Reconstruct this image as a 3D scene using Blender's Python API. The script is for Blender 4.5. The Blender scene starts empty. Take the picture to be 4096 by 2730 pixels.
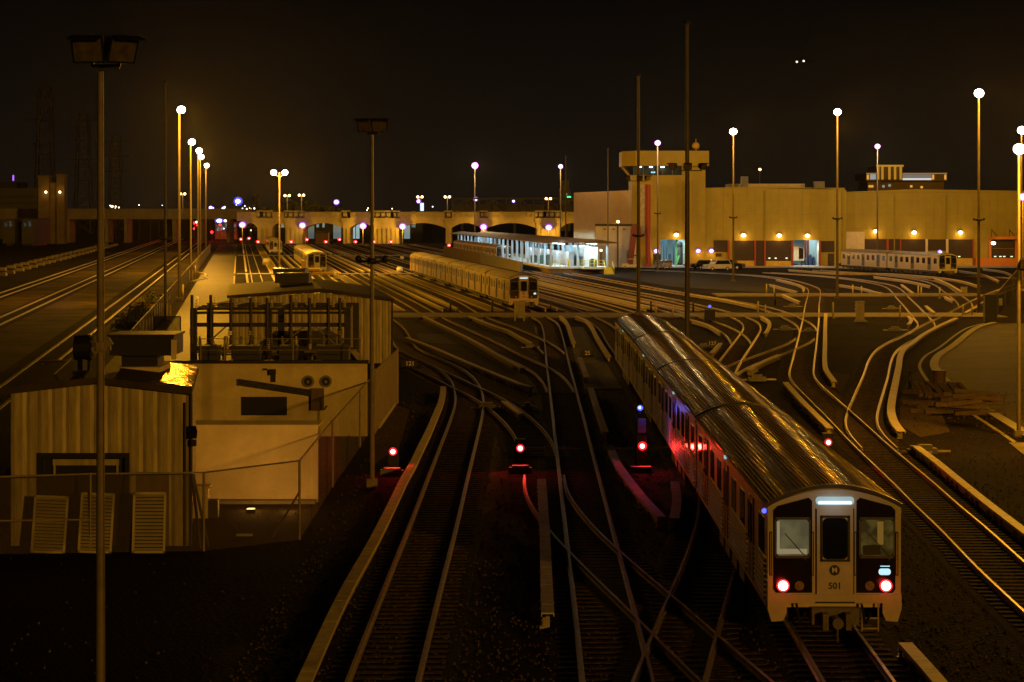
import bpy, bmesh, math, random
from mathutils import Vector, Matrix
random.seed(7)
R = math.radians
SC = bpy.context.scene
COL = SC.collection
# ---- survey: the camera stands on a road bridge 10.2 m above the yard and looks level; S pixels are 4096 wide
F, CX, HY, H = 9191.6, 2048.0, 853.0, 10.2
K = 4096 / 2353.0
def P(x, y, z=0.0):
    s = (H - z) / (y - HY); return Vector(((x - CX) * s, F * s, z))
def PD(x, y, z=0.0): return P(x * K, y * K, z)
def QD(x, y, Y): return Vector(((x * K - CX) * Y / F, Y, H - (y * K - HY) * Y / F))
SL = -0.119
def yd(x0, Y): return x0 + SL * (Y - 236.0)
YTH = math.atan2(-SL, 1.0)

# ---------------------------------------------------------------- materials
MATS = {}
def mat(name, col, rough=0.7, metal=0.0, var=0.25, scale=3.0, bump=0.0, bscale=20.0, wave=None, spec=0.5, stretch=None):
    if name in MATS: return MATS[name]
    m = bpy.data.materials.new(name); m.use_nodes = True
    nt = m.node_tree; b = nt.nodes['Principled BSDF']
    b.inputs['Roughness'].default_value = rough; b.inputs['Metallic'].default_value = metal
    b.inputs['Specular IOR Level'].default_value = spec
    tc = nt.nodes.new('ShaderNodeTexCoord'); src = tc.outputs['Object']
    if stretch:
        mp = nt.nodes.new('ShaderNodeMapping'); mp.inputs['Scale'].default_value = stretch
        nt.links.new(src, mp.inputs['Vector']); src = mp.outputs['Vector']
    nz = nt.nodes.new('ShaderNodeTexNoise'); nz.inputs['Scale'].default_value = scale
    nz.inputs['Detail'].default_value = 6.0; nz.inputs['Roughness'].default_value = 0.65
    nt.links.new(src, nz.inputs['Vector'])
    rp = nt.nodes.new('ShaderNodeValToRGB')
    lo = [max(0, c * (1 - var)) for c in col]; hi = [min(1, c * (1 + var)) for c in col]
    rp.color_ramp.elements[0].position = 0.3; rp.color_ramp.elements[1].position = 0.7
    rp.color_ramp.elements[0].color = (*lo, 1); rp.color_ramp.elements[1].color = (*hi, 1)
    nt.links.new(nz.outputs['Fac'], rp.inputs['Fac'])
    out = rp.outputs['Color']
    nt.links.new(out, b.inputs['Base Color'])
    if bump or wave:
        bp = nt.nodes.new('ShaderNodeBump'); bp.inputs['Strength'].default_value = bump or 0.5
        bp.inputs['Distance'].default_value = 0.05
        if wave:
            axis, ws = wave
            w = nt.nodes.new('ShaderNodeTexWave'); w.bands_direction = axis; w.inputs['Scale'].default_value = ws
            nt.links.new(tc.outputs['Object'], w.inputs['Vector']); h = w.outputs['Fac']
        else:
            n2 = nt.nodes.new('ShaderNodeTexNoise'); n2.inputs['Scale'].default_value = bscale; n2.inputs['Detail'].default_value = 4
            nt.links.new(src, n2.inputs['Vector']); h = n2.outputs['Fac']
        nt.links.new(h, bp.inputs['Height']); nt.links.new(bp.outputs['Normal'], b.inputs['Normal'])
    MATS[name] = m; return m
def emi(name, col, strength, light=False):
    if name in MATS: return MATS[name]
    m = bpy.data.materials.new(name); m.use_nodes = True
    b = m.node_tree.nodes['Principled BSDF']
    b.inputs['Base Color'].default_value = (*[min(.8, c * .6) for c in col], 1); b.inputs['Roughness'].default_value = 0.3
    b.inputs['Emission Color'].default_value = (*col, 1); b.inputs['Emission Strength'].default_value = strength
    m.cycles.emission_sampling = 'AUTO' if light else 'NONE'
    MATS[name] = m; return m
def glow_window(name, c1, c2, strength, scale=1.5):
    if name in MATS: return MATS[name]
    m = emi(name, c1, strength); nt = m.node_tree; b = nt.nodes['Principled BSDF']
    tc = nt.nodes.new('ShaderNodeTexCoord'); nz = nt.nodes.new('ShaderNodeTexNoise'); nz.inputs['Scale'].default_value = scale
    rp = nt.nodes.new('ShaderNodeValToRGB'); rp.color_ramp.elements[0].color = (*c1, 1); rp.color_ramp.elements[1].color = (*c2, 1)
    rp.color_ramp.elements[0].position = .4; rp.color_ramp.elements[1].position = .6
    nt.links.new(tc.outputs['Object'], nz.inputs['Vector']); nt.links.new(nz.outputs['Fac'], rp.inputs['Fac'])
    nt.links.new(rp.outputs['Color'], b.inputs['Emission Color'])
    b.inputs['Base Color'].default_value = (.02, .02, .02, 1); b.inputs['Roughness'].default_value = .08
    return m
def mesh_net(name, col, opac):
    if name in MATS: return MATS[name]
    m = bpy.data.materials.new(name); m.use_nodes = True; nt = m.node_tree
    b = nt.nodes['Principled BSDF']; b.inputs['Base Color'].default_value = (*col, 1); b.inputs['Roughness'].default_value = .6
    tr = nt.nodes.new('ShaderNodeBsdfTransparent'); mx = nt.nodes.new('ShaderNodeMixShader')
    tc = nt.nodes.new('ShaderNodeTexCoord'); o = nt.nodes['Material Output']
    w = []
    for rz in (45, -45):
        mp = nt.nodes.new('ShaderNodeMapping'); mp.inputs['Rotation'].default_value = (0, R(rz), 0)
        wv = nt.nodes.new('ShaderNodeTexWave'); wv.bands_direction = 'X'; wv.inputs['Scale'].default_value = 11.0
        nt.links.new(tc.outputs['Object'], mp.inputs['Vector']); nt.links.new(mp.outputs['Vector'], wv.inputs['Vector']); w.append(wv)
    mxm = nt.nodes.new('ShaderNodeMath'); mxm.operation = 'MAXIMUM'
    nt.links.new(w[0].outputs['Fac'], mxm.inputs[0]); nt.links.new(w[1].outputs['Fac'], mxm.inputs[1])
    gt = nt.nodes.new('ShaderNodeMath'); gt.operation = 'GREATER_THAN'; gt.inputs[1].default_value = opac
    nt.links.new(mxm.outputs[0], gt.inputs[0])
    nt.links.new(gt.outputs[0], mx.inputs['Fac']); nt.links.new(tr.outputs[0], mx.inputs[1]); nt.links.new(b.outputs[0], mx.inputs[2])
    nt.links.new(mx.outputs[0], o.inputs['Surface'])
    MATS[name] = m; return m

STEEL = mat('rail_steel', (.44, .37, .27), .44, .55, .25, 2.0)
TIE = mat('sleeper_timber', (.072, .052, .032), .8, 0, .75, 6, .4, 30, spec=.06)
BALLAST = mat('track_ballast', (.015, .012, .009), .9, 0, .7, 9, 1.0, 14, spec=.06)
COVER = mat('cover_board_paint', (.68, .58, .36), .55, 0, .28, 2.5, .15, 8)
YELLOW = mat('yellow_line_paint', (.62, .40, .05), .6, 0, .2, 1)
CONC = mat('concrete', (.24, .21, .15), .75, 0, .35, 1.0, .2, 10, spec=.12)
PALECONC = mat('pale_concrete', (.42, .39, .33), .7, 0, .2, 1.5, .2, 10)
DARK = mat('dark_metal', (.022, .020, .018), .5, .3, .2, 4)
BLACK = mat('black_paint', (.008, .008, .008), .45, 0, .1, 4)
POLE = mat('galvanised_pole', (.24, .20, .15), .5, .35, .25, 2)
MASTP = mat('mast_paint', (.105, .085, .055), .55, .2, .25, 2)
INS = mat('insulator_porcelain', (.45, .40, .30), .3, 0, .2, 5)
STAIN = mat('stainless_steel', (.68, .59, .44), .36, .18, .18, 3, .08, 30)
CABPAINT = mat('cab_grey_paint', (.50, .46, .38), .5, .1, .12, 3)
GLASSD = mat('dark_glass', (.008, .008, .009), .08, 0, .1, 2)
PANELB = mat('black_cab_panel', (.010, .005, .005), .18, 0, .2, 2)
TAN = mat('tan_cladding', (.37, .29, .028), .6, .1, .10, .5, .35, wave=('X', 2.2))
TANW = mat('tan_render', (.76, .64, .42), .8, 0, .16, 1.0, .2, 12)
SHED = mat('shed_cladding', (.42, .36, .24), .55, .15, .34, 2.2, stretch=(2.2, 2.2, .35))
ROOFDK = mat('brown_roof', (.060, .046, .030), .6, .1, .4, 1.5, .2, 10, spec=.15)
ROOFSH = mat('bright_roof_sheet', (.16, .14, .10), .25, .5, .6, 5, .5, wave=('Y', 3.5))
BROWN = mat('brown_door', (.034, .017, .009), .6, 0, .15, 2)
RED = mat('red_oxide', (.35, .045, .018), .55, 0, .15, 2)
ORANGE = mat('orange_paint', (.62, .20, .03), .55, 0, .12, 2)
WHITEP = mat('white_paint', (.70, .70, .68), .5, 0, .10, 2)
GREYW = mat('grey_lit_wall', (.17, .165, .16), .8, 0, .2, .8)
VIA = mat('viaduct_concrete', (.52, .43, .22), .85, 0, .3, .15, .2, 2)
ASPH = mat('asphalt', (.072, .054, .032), .72, 0, .45, .25, .25, 18, spec=.12)
CHARC = mat('charcoal', (.035, .033, .03), .6, 0, .3, 3)
GRY = mat('machine_grey', (.20, .19, .17), .55, .1, .2, 3)
LEAF = mat('foliage_leaf', (.060, .068, .022), .6, 0, .5, 3)
BARK = mat('bark', (.07, .05, .03), .9, 0, .3, 8)
SOD = (1.0, .43, .022)
L_SOD = emi('sodium_lens', (1.0, .90, .86), 40)
def ribbed_metal():
    m = mat('corrugated_roof', (.085, .064, .026), .6, 0, .5, 1.4, spec=.0); nt = m.node_tree; b = nt.nodes['Principled BSDF']; o = nt.nodes['Material Output']; L = nt.links.new
    rp = [n for n in nt.nodes if n.type == 'VALTORGB'][0]
    g = nt.nodes.new('ShaderNodeBsdfGlossy'); g.inputs['Roughness'].default_value = .11; g2 = nt.nodes.new('ShaderNodeBsdfGlossy'); g2.inputs['Roughness'].default_value = .38
    tc = nt.nodes.new('ShaderNodeTexCoord')
    wv = nt.nodes.new('ShaderNodeTexWave'); wv.bands_direction = 'X'; wv.inputs['Scale'].default_value = 3.3; L(tc.outputs['Object'], wv.inputs['Vector'])
    dk = nt.nodes.new('ShaderNodeValToRGB'); dk.color_ramp.elements[0].position = .25; dk.color_ramp.elements[0].color = (.25, .25, .25, 1); dk.color_ramp.elements[1].position = .6; L(wv.outputs['Fac'], dk.inputs['Fac'])  # groove bands darkened in colour, painting in the shade between ribs
    mu = nt.nodes.new('ShaderNodeMixRGB'); mu.blend_type = 'MULTIPLY'; mu.inputs['Fac'].default_value = 1; L(rp.outputs['Color'], mu.inputs['Color1']); L(dk.outputs['Color'], mu.inputs['Color2']); L(mu.outputs['Color'], b.inputs['Base Color'])
    mg = nt.nodes.new('ShaderNodeMixRGB'); mg.blend_type = 'MULTIPLY'; mg.inputs['Fac'].default_value = 1; mg.inputs['Color1'].default_value = (.11, .092, .055, 1); L(dk.outputs['Color'], mg.inputs['Color2']); g.inputs['Color'].default_value = (.15, .125, .075, 1); L(mg.outputs['Color'], g2.inputs['Color'])
    mp = nt.nodes.new('ShaderNodeMapping'); mp.inputs['Scale'].default_value = (4.5, 5.0, 4.5); L(tc.outputs['Object'], mp.inputs['Vector'])
    vo = nt.nodes.new('ShaderNodeTexVoronoi'); vo.inputs['Scale'].default_value = 1.6; L(mp.outputs['Vector'], vo.inputs['Vector'])
    ge = nt.nodes.new('ShaderNodeNewGeometry')
    s1 = nt.nodes.new('ShaderNodeVectorMath'); s1.operation = 'SUBTRACT'; s1.inputs[1].default_value = (.5, .5, .5); L(vo.outputs['Color'], s1.inputs[0])
    s2 = nt.nodes.new('ShaderNodeVectorMath'); s2.operation = 'MULTIPLY'; s2.inputs[1].default_value = (.085, .060, .0); L(s1.outputs[0], s2.inputs[0])
    s3 = nt.nodes.new('ShaderNodeVectorMath'); s3.operation = 'ADD'; L(s2.outputs[0], s3.inputs[0]); L(ge.outputs['Normal'], s3.inputs[1])
    s4 = nt.nodes.new('ShaderNodeVectorMath'); s4.operation = 'NORMALIZE'; L(s3.outputs[0], s4.inputs[0]); L(s4.outputs[0], g.inputs['Normal'])
    ad = nt.nodes.new('ShaderNodeAddShader'); L(b.outputs[0], ad.inputs[0]); L(g.outputs[0], ad.inputs[1]); ad2 = nt.nodes.new('ShaderNodeAddShader'); L(ad.outputs[0], ad2.inputs[0]); L(g2.outputs[0], ad2.inputs[1]); L(ad2.outputs[0], o.inputs['Surface']); return m
ROOFM = ribbed_metal()
L_VIO = emi('violet_tint_lens', (.92, .84, 1.0), 5)  # violet tint stands in for colour fringes on white lamps
L_VHALO = emi('violet_halo', (.42, .13, 1.0), .95)  # for glowing shells that paint a violet halo around small lamps
L_WARM = emi('warm_globe', (1.0, .62, .25), 6)
L_BLUE = emi('blue_lens', (.06, .08, 1.0), 3)
L_BLUEW = emi('pale_blue_lens', (.45, .55, 1.0), 9)
L_RED = emi('red_lens', (1.0, .025, .03), 3.5)
L_REDHOT = emi('hot_red_lens', (1.0, .45, .42), 6)
L_COOL = emi('cool_tube', (.75, .93, 1.0), 7)
L_SIGN = emi('sign_glow', (.40, .60, .66), .6)
L_DISP = emi('display_glow', (.40, .72, .85), 1.2)
L_GREEN = emi('green_lens', (.05, 1.0, .25), 3)

# ---------------------------------------------------------------- mesh building
class MB:
    def __init__(s): s.v = []; s.f = []; s.smooth = False
    def add(s, vs, fs):
        b = len(s.v); s.v.extend(Vector(q) for q in vs); s.f.extend([tuple(b + i for i in f) for f in fs]); return s
    def box(s, c, d, rz=0.0, rx=0.0):
        c = Vector(c); hx, hy, hz = d[0] / 2, d[1] / 2, d[2] / 2
        M = Matrix.Rotation(rz, 3, 'Z') @ Matrix.Rotation(rx, 3, 'X')
        vs = [c + M @ Vector((x, y, z)) for z in (-hz, hz) for y in (-hy, hy) for x in (-hx, hx)]
        return s.add(vs, [(0, 2, 3, 1), (4, 5, 7, 6), (0, 1, 5, 4), (2, 6, 7, 3), (0, 4, 6, 2), (1, 3, 7, 5)])
    def bx(s, x0, x1, y0, y1, z0, z1): return s.box(((x0 + x1) / 2, (y0 + y1) / 2, (z0 + z1) / 2), (x1 - x0, y1 - y0, z1 - z0))
    def shear(s, y0, yt=None):
        for v in s.v:
            if v.y > y0: v.x += SL * (v.y - y0)
        return s
    def tube(s, a, b, r0, r1=None, n=8, cap=True):
        a, b = Vector(a), Vector(b); r1 = r0 if r1 is None else r1
        d = (b - a).normalized(); u = d.orthogonal().normalized(); w = d.cross(u); vs = []
        for p, r in ((a, r0), (b, r1)):
            for i in range(n):
                t = 2 * math.pi * i / n; vs.append(p + u * (r * math.cos(t)) + w * (r * math.sin(t)))
        fs = [(i, (i + 1) % n, n + (i + 1) % n, n + i) for i in range(n)]
        if cap: fs += [tuple(range(n - 1, -1, -1)), tuple(range(n, 2 * n))]
        return s.add(vs, fs)
    def bar(s, a, b, w, h=None):
        a, b = Vector(a), Vector(b); h = h or w; d = (b - a).normalized()
        u = d.cross(Vector((0, 0, 1))); u = u.normalized() if u.length > 1e-4 else Vector((1, 0, 0)); t = u.cross(d)
        vs = [p + u * (x * w / 2) + t * (z * h / 2) for p in (a, b) for x, z in ((-1, -1), (1, -1), (1, 1), (-1, 1))]
        return s.add(vs, [(0, 1, 2, 3), (7, 6, 5, 4), (0, 4, 5, 1), (1, 5, 6, 2), (2, 6, 7, 3), (3, 7, 4, 0)])
    def prism(s, poly, y0, y1, axis='Y'):
        n = len(poly); vs = []
        for y in (y0, y1):
            for a, b in poly: vs.append((a, y, b) if axis == 'Y' else ((y, a, b) if axis == 'X' else (a, b, y)))
        fs = [(i, (i + 1) % n, n + (i + 1) % n, n + i) for i in range(n)] + [tuple(range(n - 1, -1, -1)), tuple(range(n, 2 * n))]
        return s.add(vs, fs)
    def ball(s, c, r, nu=10, nv=7, sc=(1, 1, 1)):
        c = Vector(c); vs = [c + Vector((0, 0, -r * sc[2]))]
        for j in range(1, nv):
            ph = math.pi * j / nv - math.pi / 2
            for i in range(nu):
                t = 2 * math.pi * i / nu
                vs.append(c + Vector((r * sc[0] * math.cos(ph) * math.cos(t), r * sc[1] * math.cos(ph) * math.sin(t), r * sc[2] * math.sin(ph))))
        vs.append(c + Vector((0, 0, r * sc[2]))); e = len(vs) - 1; fs = []
        for i in range(nu):
            k = (i + 1) % nu; fs.append((0, 1 + k, 1 + i)); fs.append((e, e - nu + i, e - nu + k))
            for j in range(nv - 2): a = 1 + j * nu; fs.append((a + i, a + k, a + nu + k, a + nu + i))
        s.smooth = True; return s.add(vs, fs)
    def sweep(s, prof, path, z0=0.0, caps=True):
        n = len(prof); m = len(path); vs = []
        for i, p in enumerate(path):
            a = path[max(0, i - 1)]; b = path[min(m - 1, i + 1)]
            d = Vector((b.x - a.x, b.y - a.y, 0)).normalized(); rgt = Vector((d.y, -d.x, 0))
            for q, z in prof: vs.append(Vector((p.x, p.y, z0 + z)) + rgt * q)
        fs = []
        for i in range(m - 1):
            for j in range(n): k = (j + 1) % n; fs.append((i * n + j, i * n + k, (i + 1) * n + k, (i + 1) * n + j))
        if caps: fs += [tuple(range(n - 1, -1, -1)), tuple(range((m - 1) * n, m * n))]
        return s.add(vs, fs)
    def build(s, name, material, parent=None, local=False):
        me = bpy.data.meshes.new(name)
        off = Vector((0, 0, 0)); q = parent
        if not local:
            while q is not None: off += q.location; q = q.parent
        me.from_pydata([tuple(v - off) for v in s.v], [], s.f); me.materials.append(material)
        bm = bmesh.new(); bm.from_mesh(me); bmesh.ops.recalc_face_normals(bm, faces=bm.faces); bm.to_mesh(me); bm.free()
        if s.smooth: me.polygons.foreach_set('use_smooth', [True] * len(me.polygons))
        me.update()
        return link(name, me, parent)
def link(name, me, parent=None, loc=None):
    o = bpy.data.objects.new(name, me); COL.objects.link(o)
    if parent is not None: o.parent = parent
    if loc is not None: o.location = loc
    return o
def tag(o, label, cat, group=None):
    o['label'] = label; o['category'] = cat
    if group: o['group'] = group
    return o
def struct(o): o['kind'] = 'structure'; return o
def thing(name, label, cat, loc=(0, 0, 0), group=None):
    o = bpy.data.objects.new(name, None); COL.objects.link(o); o.location = loc; o.empty_display_size = .3
    return tag(o, label, cat, group)
def kids(o): return [c for c in COL.objects if c.parent == o]
def copy_tree(o, parent=None):
    c = o.copy(); COL.objects.link(c); c.parent = parent
    for ch in kids(o): copy_tree(ch, c)
    return c
def plight(loc, power, col=SOD, size=.3, parent=None, spot=None, aim=None):
    l = bpy.data.lights.new('lamp_light', 'SPOT' if spot else 'POINT'); l.energy = power; l.color = col; l.shadow_soft_size = size
    o = bpy.data.objects.new('lamp_light', l); COL.objects.link(o)
    if spot:
        l.spot_size = R(spot); l.spot_blend = .6
        o.rotation_euler = (Vector(aim) - Vector(loc)).to_track_quat('-Z', 'Y').to_euler()
    o.location = loc
    if parent is not None:
        off = Vector((0, 0, 0)); q = parent
        while q is not None: off += q.location; q = q.parent
        o.parent = parent; o.location = Vector(loc) - off
    return o
def alight(loc, sx, sy, power, col, rot=(0, 0, 0)):
    l = bpy.data.lights.new('tube_light', 'AREA'); l.shape = 'RECTANGLE'; l.size = sx; l.size_y = sy; l.energy = power; l.color = col
    o = bpy.data.objects.new('tube_light', l); COL.objects.link(o); o.location = loc; o.rotation_euler = rot; return o
def text_mesh(txt, size, depth=.004):
    cu = bpy.data.curves.new('lettering', 'FONT'); cu.body = txt; cu.size = size; cu.extrude = depth; cu.align_x = 'CENTER'; cu.align_y = 'CENTER'; cu.offset = size * .022
    o = bpy.data.objects.new('lettering_curve', cu); COL.objects.link(o)
    bpy.context.view_layer.update()
    me = bpy.data.meshes.new_from_object(o.evaluated_get(bpy.context.evaluated_depsgraph_get()))
    bpy.data.objects.remove(o); me.name = 'lettering'; return me
def letter(txt, size, material, loc, parent, rotz=0.0):
    me = text_mesh(txt, size); me.materials.clear(); me.materials.append(material)
    o = link('lettering', me, parent, loc); o.rotation_euler = (R(90), 0, rotz); return o

def spline(pts, step=2.0, smooth=0):
    pts = [Vector(p) for p in pts]
    if len(pts) > 2:
        ext = [pts[0] * 2 - pts[1]] + pts + [pts[-1] * 2 - pts[-2]]; out = []
        for i in range(1, len(ext) - 2):
            p0, p1, p2, p3 = ext[i - 1:i + 3]
            t0 = 0.; t1 = t0 + max(1e-3, (p1 - p0).length ** .5); t2 = t1 + max(1e-3, (p2 - p1).length ** .5); t3 = t2 + max(1e-3, (p3 - p2).length ** .5)
            n = max(2, int((p2 - p1).length / .5))
            for j in range(n):
                t = t1 + (t2 - t1) * j / n
                a1 = p0 * ((t1 - t) / (t1 - t0)) + p1 * ((t - t0) / (t1 - t0)); a2 = p1 * ((t2 - t) / (t2 - t1)) + p2 * ((t - t1) / (t2 - t1)); a3 = p2 * ((t3 - t) / (t3 - t2)) + p3 * ((t - t2) / (t3 - t2))
                b1 = a1 * ((t2 - t) / (t2 - t0)) + a2 * ((t - t0) / (t2 - t0)); b2 = a2 * ((t3 - t) / (t3 - t1)) + a3 * ((t - t1) / (t3 - t1))
                out.append(b1 * ((t2 - t) / (t2 - t1)) + b2 * ((t - t1) / (t2 - t1)))
        out.append(pts[-1])
    else: out = pts
    return resample(out, step, smooth)
def resample(out, step, smooth=0):
    L = [0.]
    for a, b in zip(out, out[1:]): L.append(L[-1] + (b - a).length)
    n = max(2, int(L[-1] / step) + 1); res = []; j = 0
    for i in range(n):
        t = L[-1] * i / (n - 1)
        while j < len(L) - 2 and L[j + 1] < t: j += 1
        u = (t - L[j]) / max(1e-6, L[j + 1] - L[j]); res.append(out[j].lerp(out[j + 1], min(1, u)))
    for _ in range(smooth):
        res = [res[0]] + [res[i] * .5 + (res[i - 1] + res[i + 1]) * .25 for i in range(1, len(res) - 1)] + [res[-1]]
    return res
def offset(path, q):
    out = []
    for i, p in enumerate(path):
        a = path[max(0, i - 1)]; b = path[min(len(path) - 1, i + 1)]; d = Vector((b.x - a.x, b.y - a.y, 0)).normalized()
        out.append(Vector((p.x + d.y * q, p.y - d.x * q, p.z)))
    return out
# ---------------------------------------------------------------- ground, roads, paths
def sheet(name, pts, z, material, thick=None):
    b = MB(); n = len(pts)
    if thick is None: b.add([(p[0], p[1], z) for p in pts], [tuple(range(n))])
    else: b.prism([(p[0], p[1]) for p in pts], z - thick, z, 'Z')
    return struct(b.build(name, material))
gm = bpy.data.materials.new('yard_ground'); gm.use_nodes = True
nt = gm.node_tree; pb = nt.nodes['Principled BSDF']; pb.inputs['Roughness'].default_value = .88; pb.inputs['Specular IOR Level'].default_value = .04
tc = nt.nodes.new('ShaderNodeTexCoord'); n1 = nt.nodes.new('ShaderNodeTexNoise'); n1.inputs['Scale'].default_value = .09; n1.inputs['Detail'].default_value = 8
n2 = nt.nodes.new('ShaderNodeTexNoise'); n2.inputs['Scale'].default_value = 5.0; n2.inputs['Detail'].default_value = 6
vo = nt.nodes.new('ShaderNodeTexVoronoi'); vo.inputs['Scale'].default_value = 9.0
mxn = nt.nodes.new('ShaderNodeMath'); mxn.operation = 'MULTIPLY'
for q in (n1, n2, vo): nt.links.new(tc.outputs['Object'], q.inputs['Vector'])
nt.links.new(n1.outputs['Fac'], mxn.inputs[0]); nt.links.new(n2.outputs['Fac'], mxn.inputs[1])
rp = nt.nodes.new('ShaderNodeValToRGB'); rp.color_ramp.elements[0].position = .12; rp.color_ramp.elements[1].position = .42
rp.color_ramp.elements[0].color = (.008, .006, .004, 1); rp.color_ramp.elements[1].color = (.036, .027, .016, 1)
nt.links.new(mxn.outputs[0], rp.inputs['Fac']); nt.links.new(rp.outputs['Color'], pb.inputs['Base Color'])
bp = nt.nodes.new('ShaderNodeBump'); bp.inputs['Strength'].default_value = .9; bp.inputs['Distance'].default_value = .06
nt.links.new(vo.outputs['Distance'], bp.inputs['Height']); nt.links.new(bp.outputs['Normal'], pb.inputs['Normal'])
g = MB(); g.add([(-2500, -80, 0), (2500, -80, 0), (2500, 4000, 0), (-2500, 4000, 0)], [(0, 1, 2, 3)]); struct(g.build('ground', gm))

def ystrip(name, xa, xb, Y0, Y1, z, m, thick=None):
    return sheet(name, [(yd(xa, Y0), Y0), (yd(xb, Y0), Y0), (yd(xb, Y1), Y1), (yd(xa, Y1), Y1)], z, m, thick)
WETAS = mat('patched_asphalt', (.026, .020, .010), .55, 0, .6, .12, .15, 20, spec=.08)
ystrip('service_road', -34.3, -28.6, 120, 735, .012, WETAS)
YARDAS = mat('yard_asphalt', (.018, .0145, .008), .75, 0, .4, .25, .25, 18, spec=.06)
DIRT = mat('pale_dirt', (.070, .050, .020), .85, 0, .95, .13, .4, 6, spec=.05)
ystrip('dirt_road', -49.0, -43.2, 120, 720, .012, DIRT)
ystrip('dirt_road', -40.0, -36.2, 120, 720, .016, DIRT)
ystrip('dirt_road', -56.3, -51.8, 120, 720, .014, DIRT)
CP = [(3977, 1290), (3914, 1308), (3805, 1388), (3753, 1422), (3736, 1457), (3745, 1480), (3788, 1531), (3845, 1571), (3960, 1646), (4072, 1714), (4300, 1860)]
curb = spline([P(*c, .12) for c in CP], 1.0, 2)
rd = [(p.x, p.y) for p in curb] + [(90, 85), (120, 200), (90, P(3977, 1290).y)]
sheet('side_road', rd, .014, ASPH)
k = MB().sweep([(-.28, 0), (.28, 0), (.28, .14), (-.28, .14)], curb); struct(k.build('kerb', PALECONC))
k = MB().sweep([(-.1, 0), (.1, 0), (.1, .02), (-.1, .02)], offset(curb, .95)); struct(k.build('road_marking', mat('worn_white_line', (.34, .30, .2), .7, 0, .4, 2)))
sheet('concrete_pad', [tuple(P(4035, 1775)[:2]), tuple(P(4300, 1775)[:2]), tuple(P(4300, 1900)[:2]), tuple(P(4096, 1825)[:2])], .05, CONC, .06)
k = MB().sweep([(-.16, 0), (.16, 0), (.16, .15), (-.16, .15)], spline([P(*c) for c in ((768, 1128), (800, 1121), (826, 1116), (818, 1108), (822, 1100), (806, 1095), (788, 1092))], .8, 1)); struct(k.build('kerb', PALECONC))
for a, c, q in ((150, 372, -28.75), (388, 540, -28.75)): struct(MB().sweep([(-.12, 0), (.12, 0), (.12, .01), (-.12, .01)], [Vector((yd(q, a), a, 0)), Vector((yd(q, c), c, 0))], .014).build('road_marking', YELLOW))
GRAV = mat('lit_gravel_tone', (.085, .060, .032), .9, 0, .7, 7, 1.0, 16, spec=.05)  # paler tone paints lamplight onto the ballast; patch edges are shadow edges
sheet('lit_gravel_patch', [tuple(P(*c)[:2]) for c in ((1945, 1640), (2000, 1668), (2040, 1700), (2040, 1800), (2030, 1900), (2020, 2010), (1935, 2060), (1915, 1960), (1925, 1840), (1945, 1740))], .007, GRAV)
sheet('lit_gravel_patch', [tuple(P(*c)[:2]) for c in ((3330, 1490), (3400, 1500), (3385, 1570), (3330, 1620), (3300, 1600))], .007, GRAV)
sheet('lit_gravel_patch', [tuple(P(*c)[:2]) for c in ((3640, 1500), (3700, 1480), (3740, 1600), (3800, 1730), (3680, 1750), (3600, 1700), (3600, 1600))], .007, GRAV)
sheet('lit_gravel_patch', [tuple(P(*c)[:2]) for c in ((1480, 1700), (1580, 1620), (1640, 1640), (1600, 1780), (1500, 1860), (1480, 1800))], .007, GRAV)
st = MB(); rs = random.Random(11)
for i in range(15000):
    Ys = 47 + 85 * rs.random() ** 1.6; Xs = rs.uniform(-.235, .235) * Ys; s = rs.uniform(.018, .05) * (1.5 if rs.random() < .06 else 1); a = rs.uniform(0, 3.14)
    if Xs < -6.2 and rs.random() < .94: continue
    ca, sa = math.cos(a) * s, math.sin(a) * s; h = s * rs.uniform(.6, 1.1); z = .03
    st.add([(Xs + ca, Ys + sa, z), (Xs - sa, Ys + ca, z), (Xs - ca, Ys - sa * .8, z), (Xs + sa * .9, Ys - ca, z), (Xs, Ys, z + h), (Xs, Ys, -.02)], [(0, 1, 4), (1, 2, 4), (2, 3, 4), (3, 0, 4), (1, 0, 5), (2, 1, 5), (3, 2, 5), (0, 3, 5)])
o = st.build('loose_gravel', mat('loose_stone', (.10, .075, .05), .9, 0, .9, 1.7, spec=.05)); o['kind'] = 'stuff'
# level crossings of concrete between the rails
struct(MB().add([], []).bx(-12.4, 48, 222.5, 231.5, .02, .163).build('crossing_path', CONC))
struct(MB().bx(25, 58, 279, 288, .02, .166).build('crossing_path', CONC))
ystrip('crossing_path', -28.4, 14.0, 377, 383, .166, CONC, .14)
ystrip('crossing_path', -28.4, 20.0, 545, 553, .168, CONC, .14)
sheet('apron', [(21, 428), (110, 428), (110, 447), (14, 447)], .06, PALECONC, .05)
sheet('yard_pavement', [(14, 392), (36, 405), (43, 300), (32, 296), (22, 318)], .010, YARDAS)
sheet('yard_pavement', [(-12, 198), (0, 188), (1, 172), (-11, 186)], .009, YARDAS)
struct(MB().bx(2.0, 6.4, 133, 205, .0, .030).build('yard_pavement', mat('green_grey_asphalt', (.036, .035, .022), .8, 0, .3, .4, .3, 14)))

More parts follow.
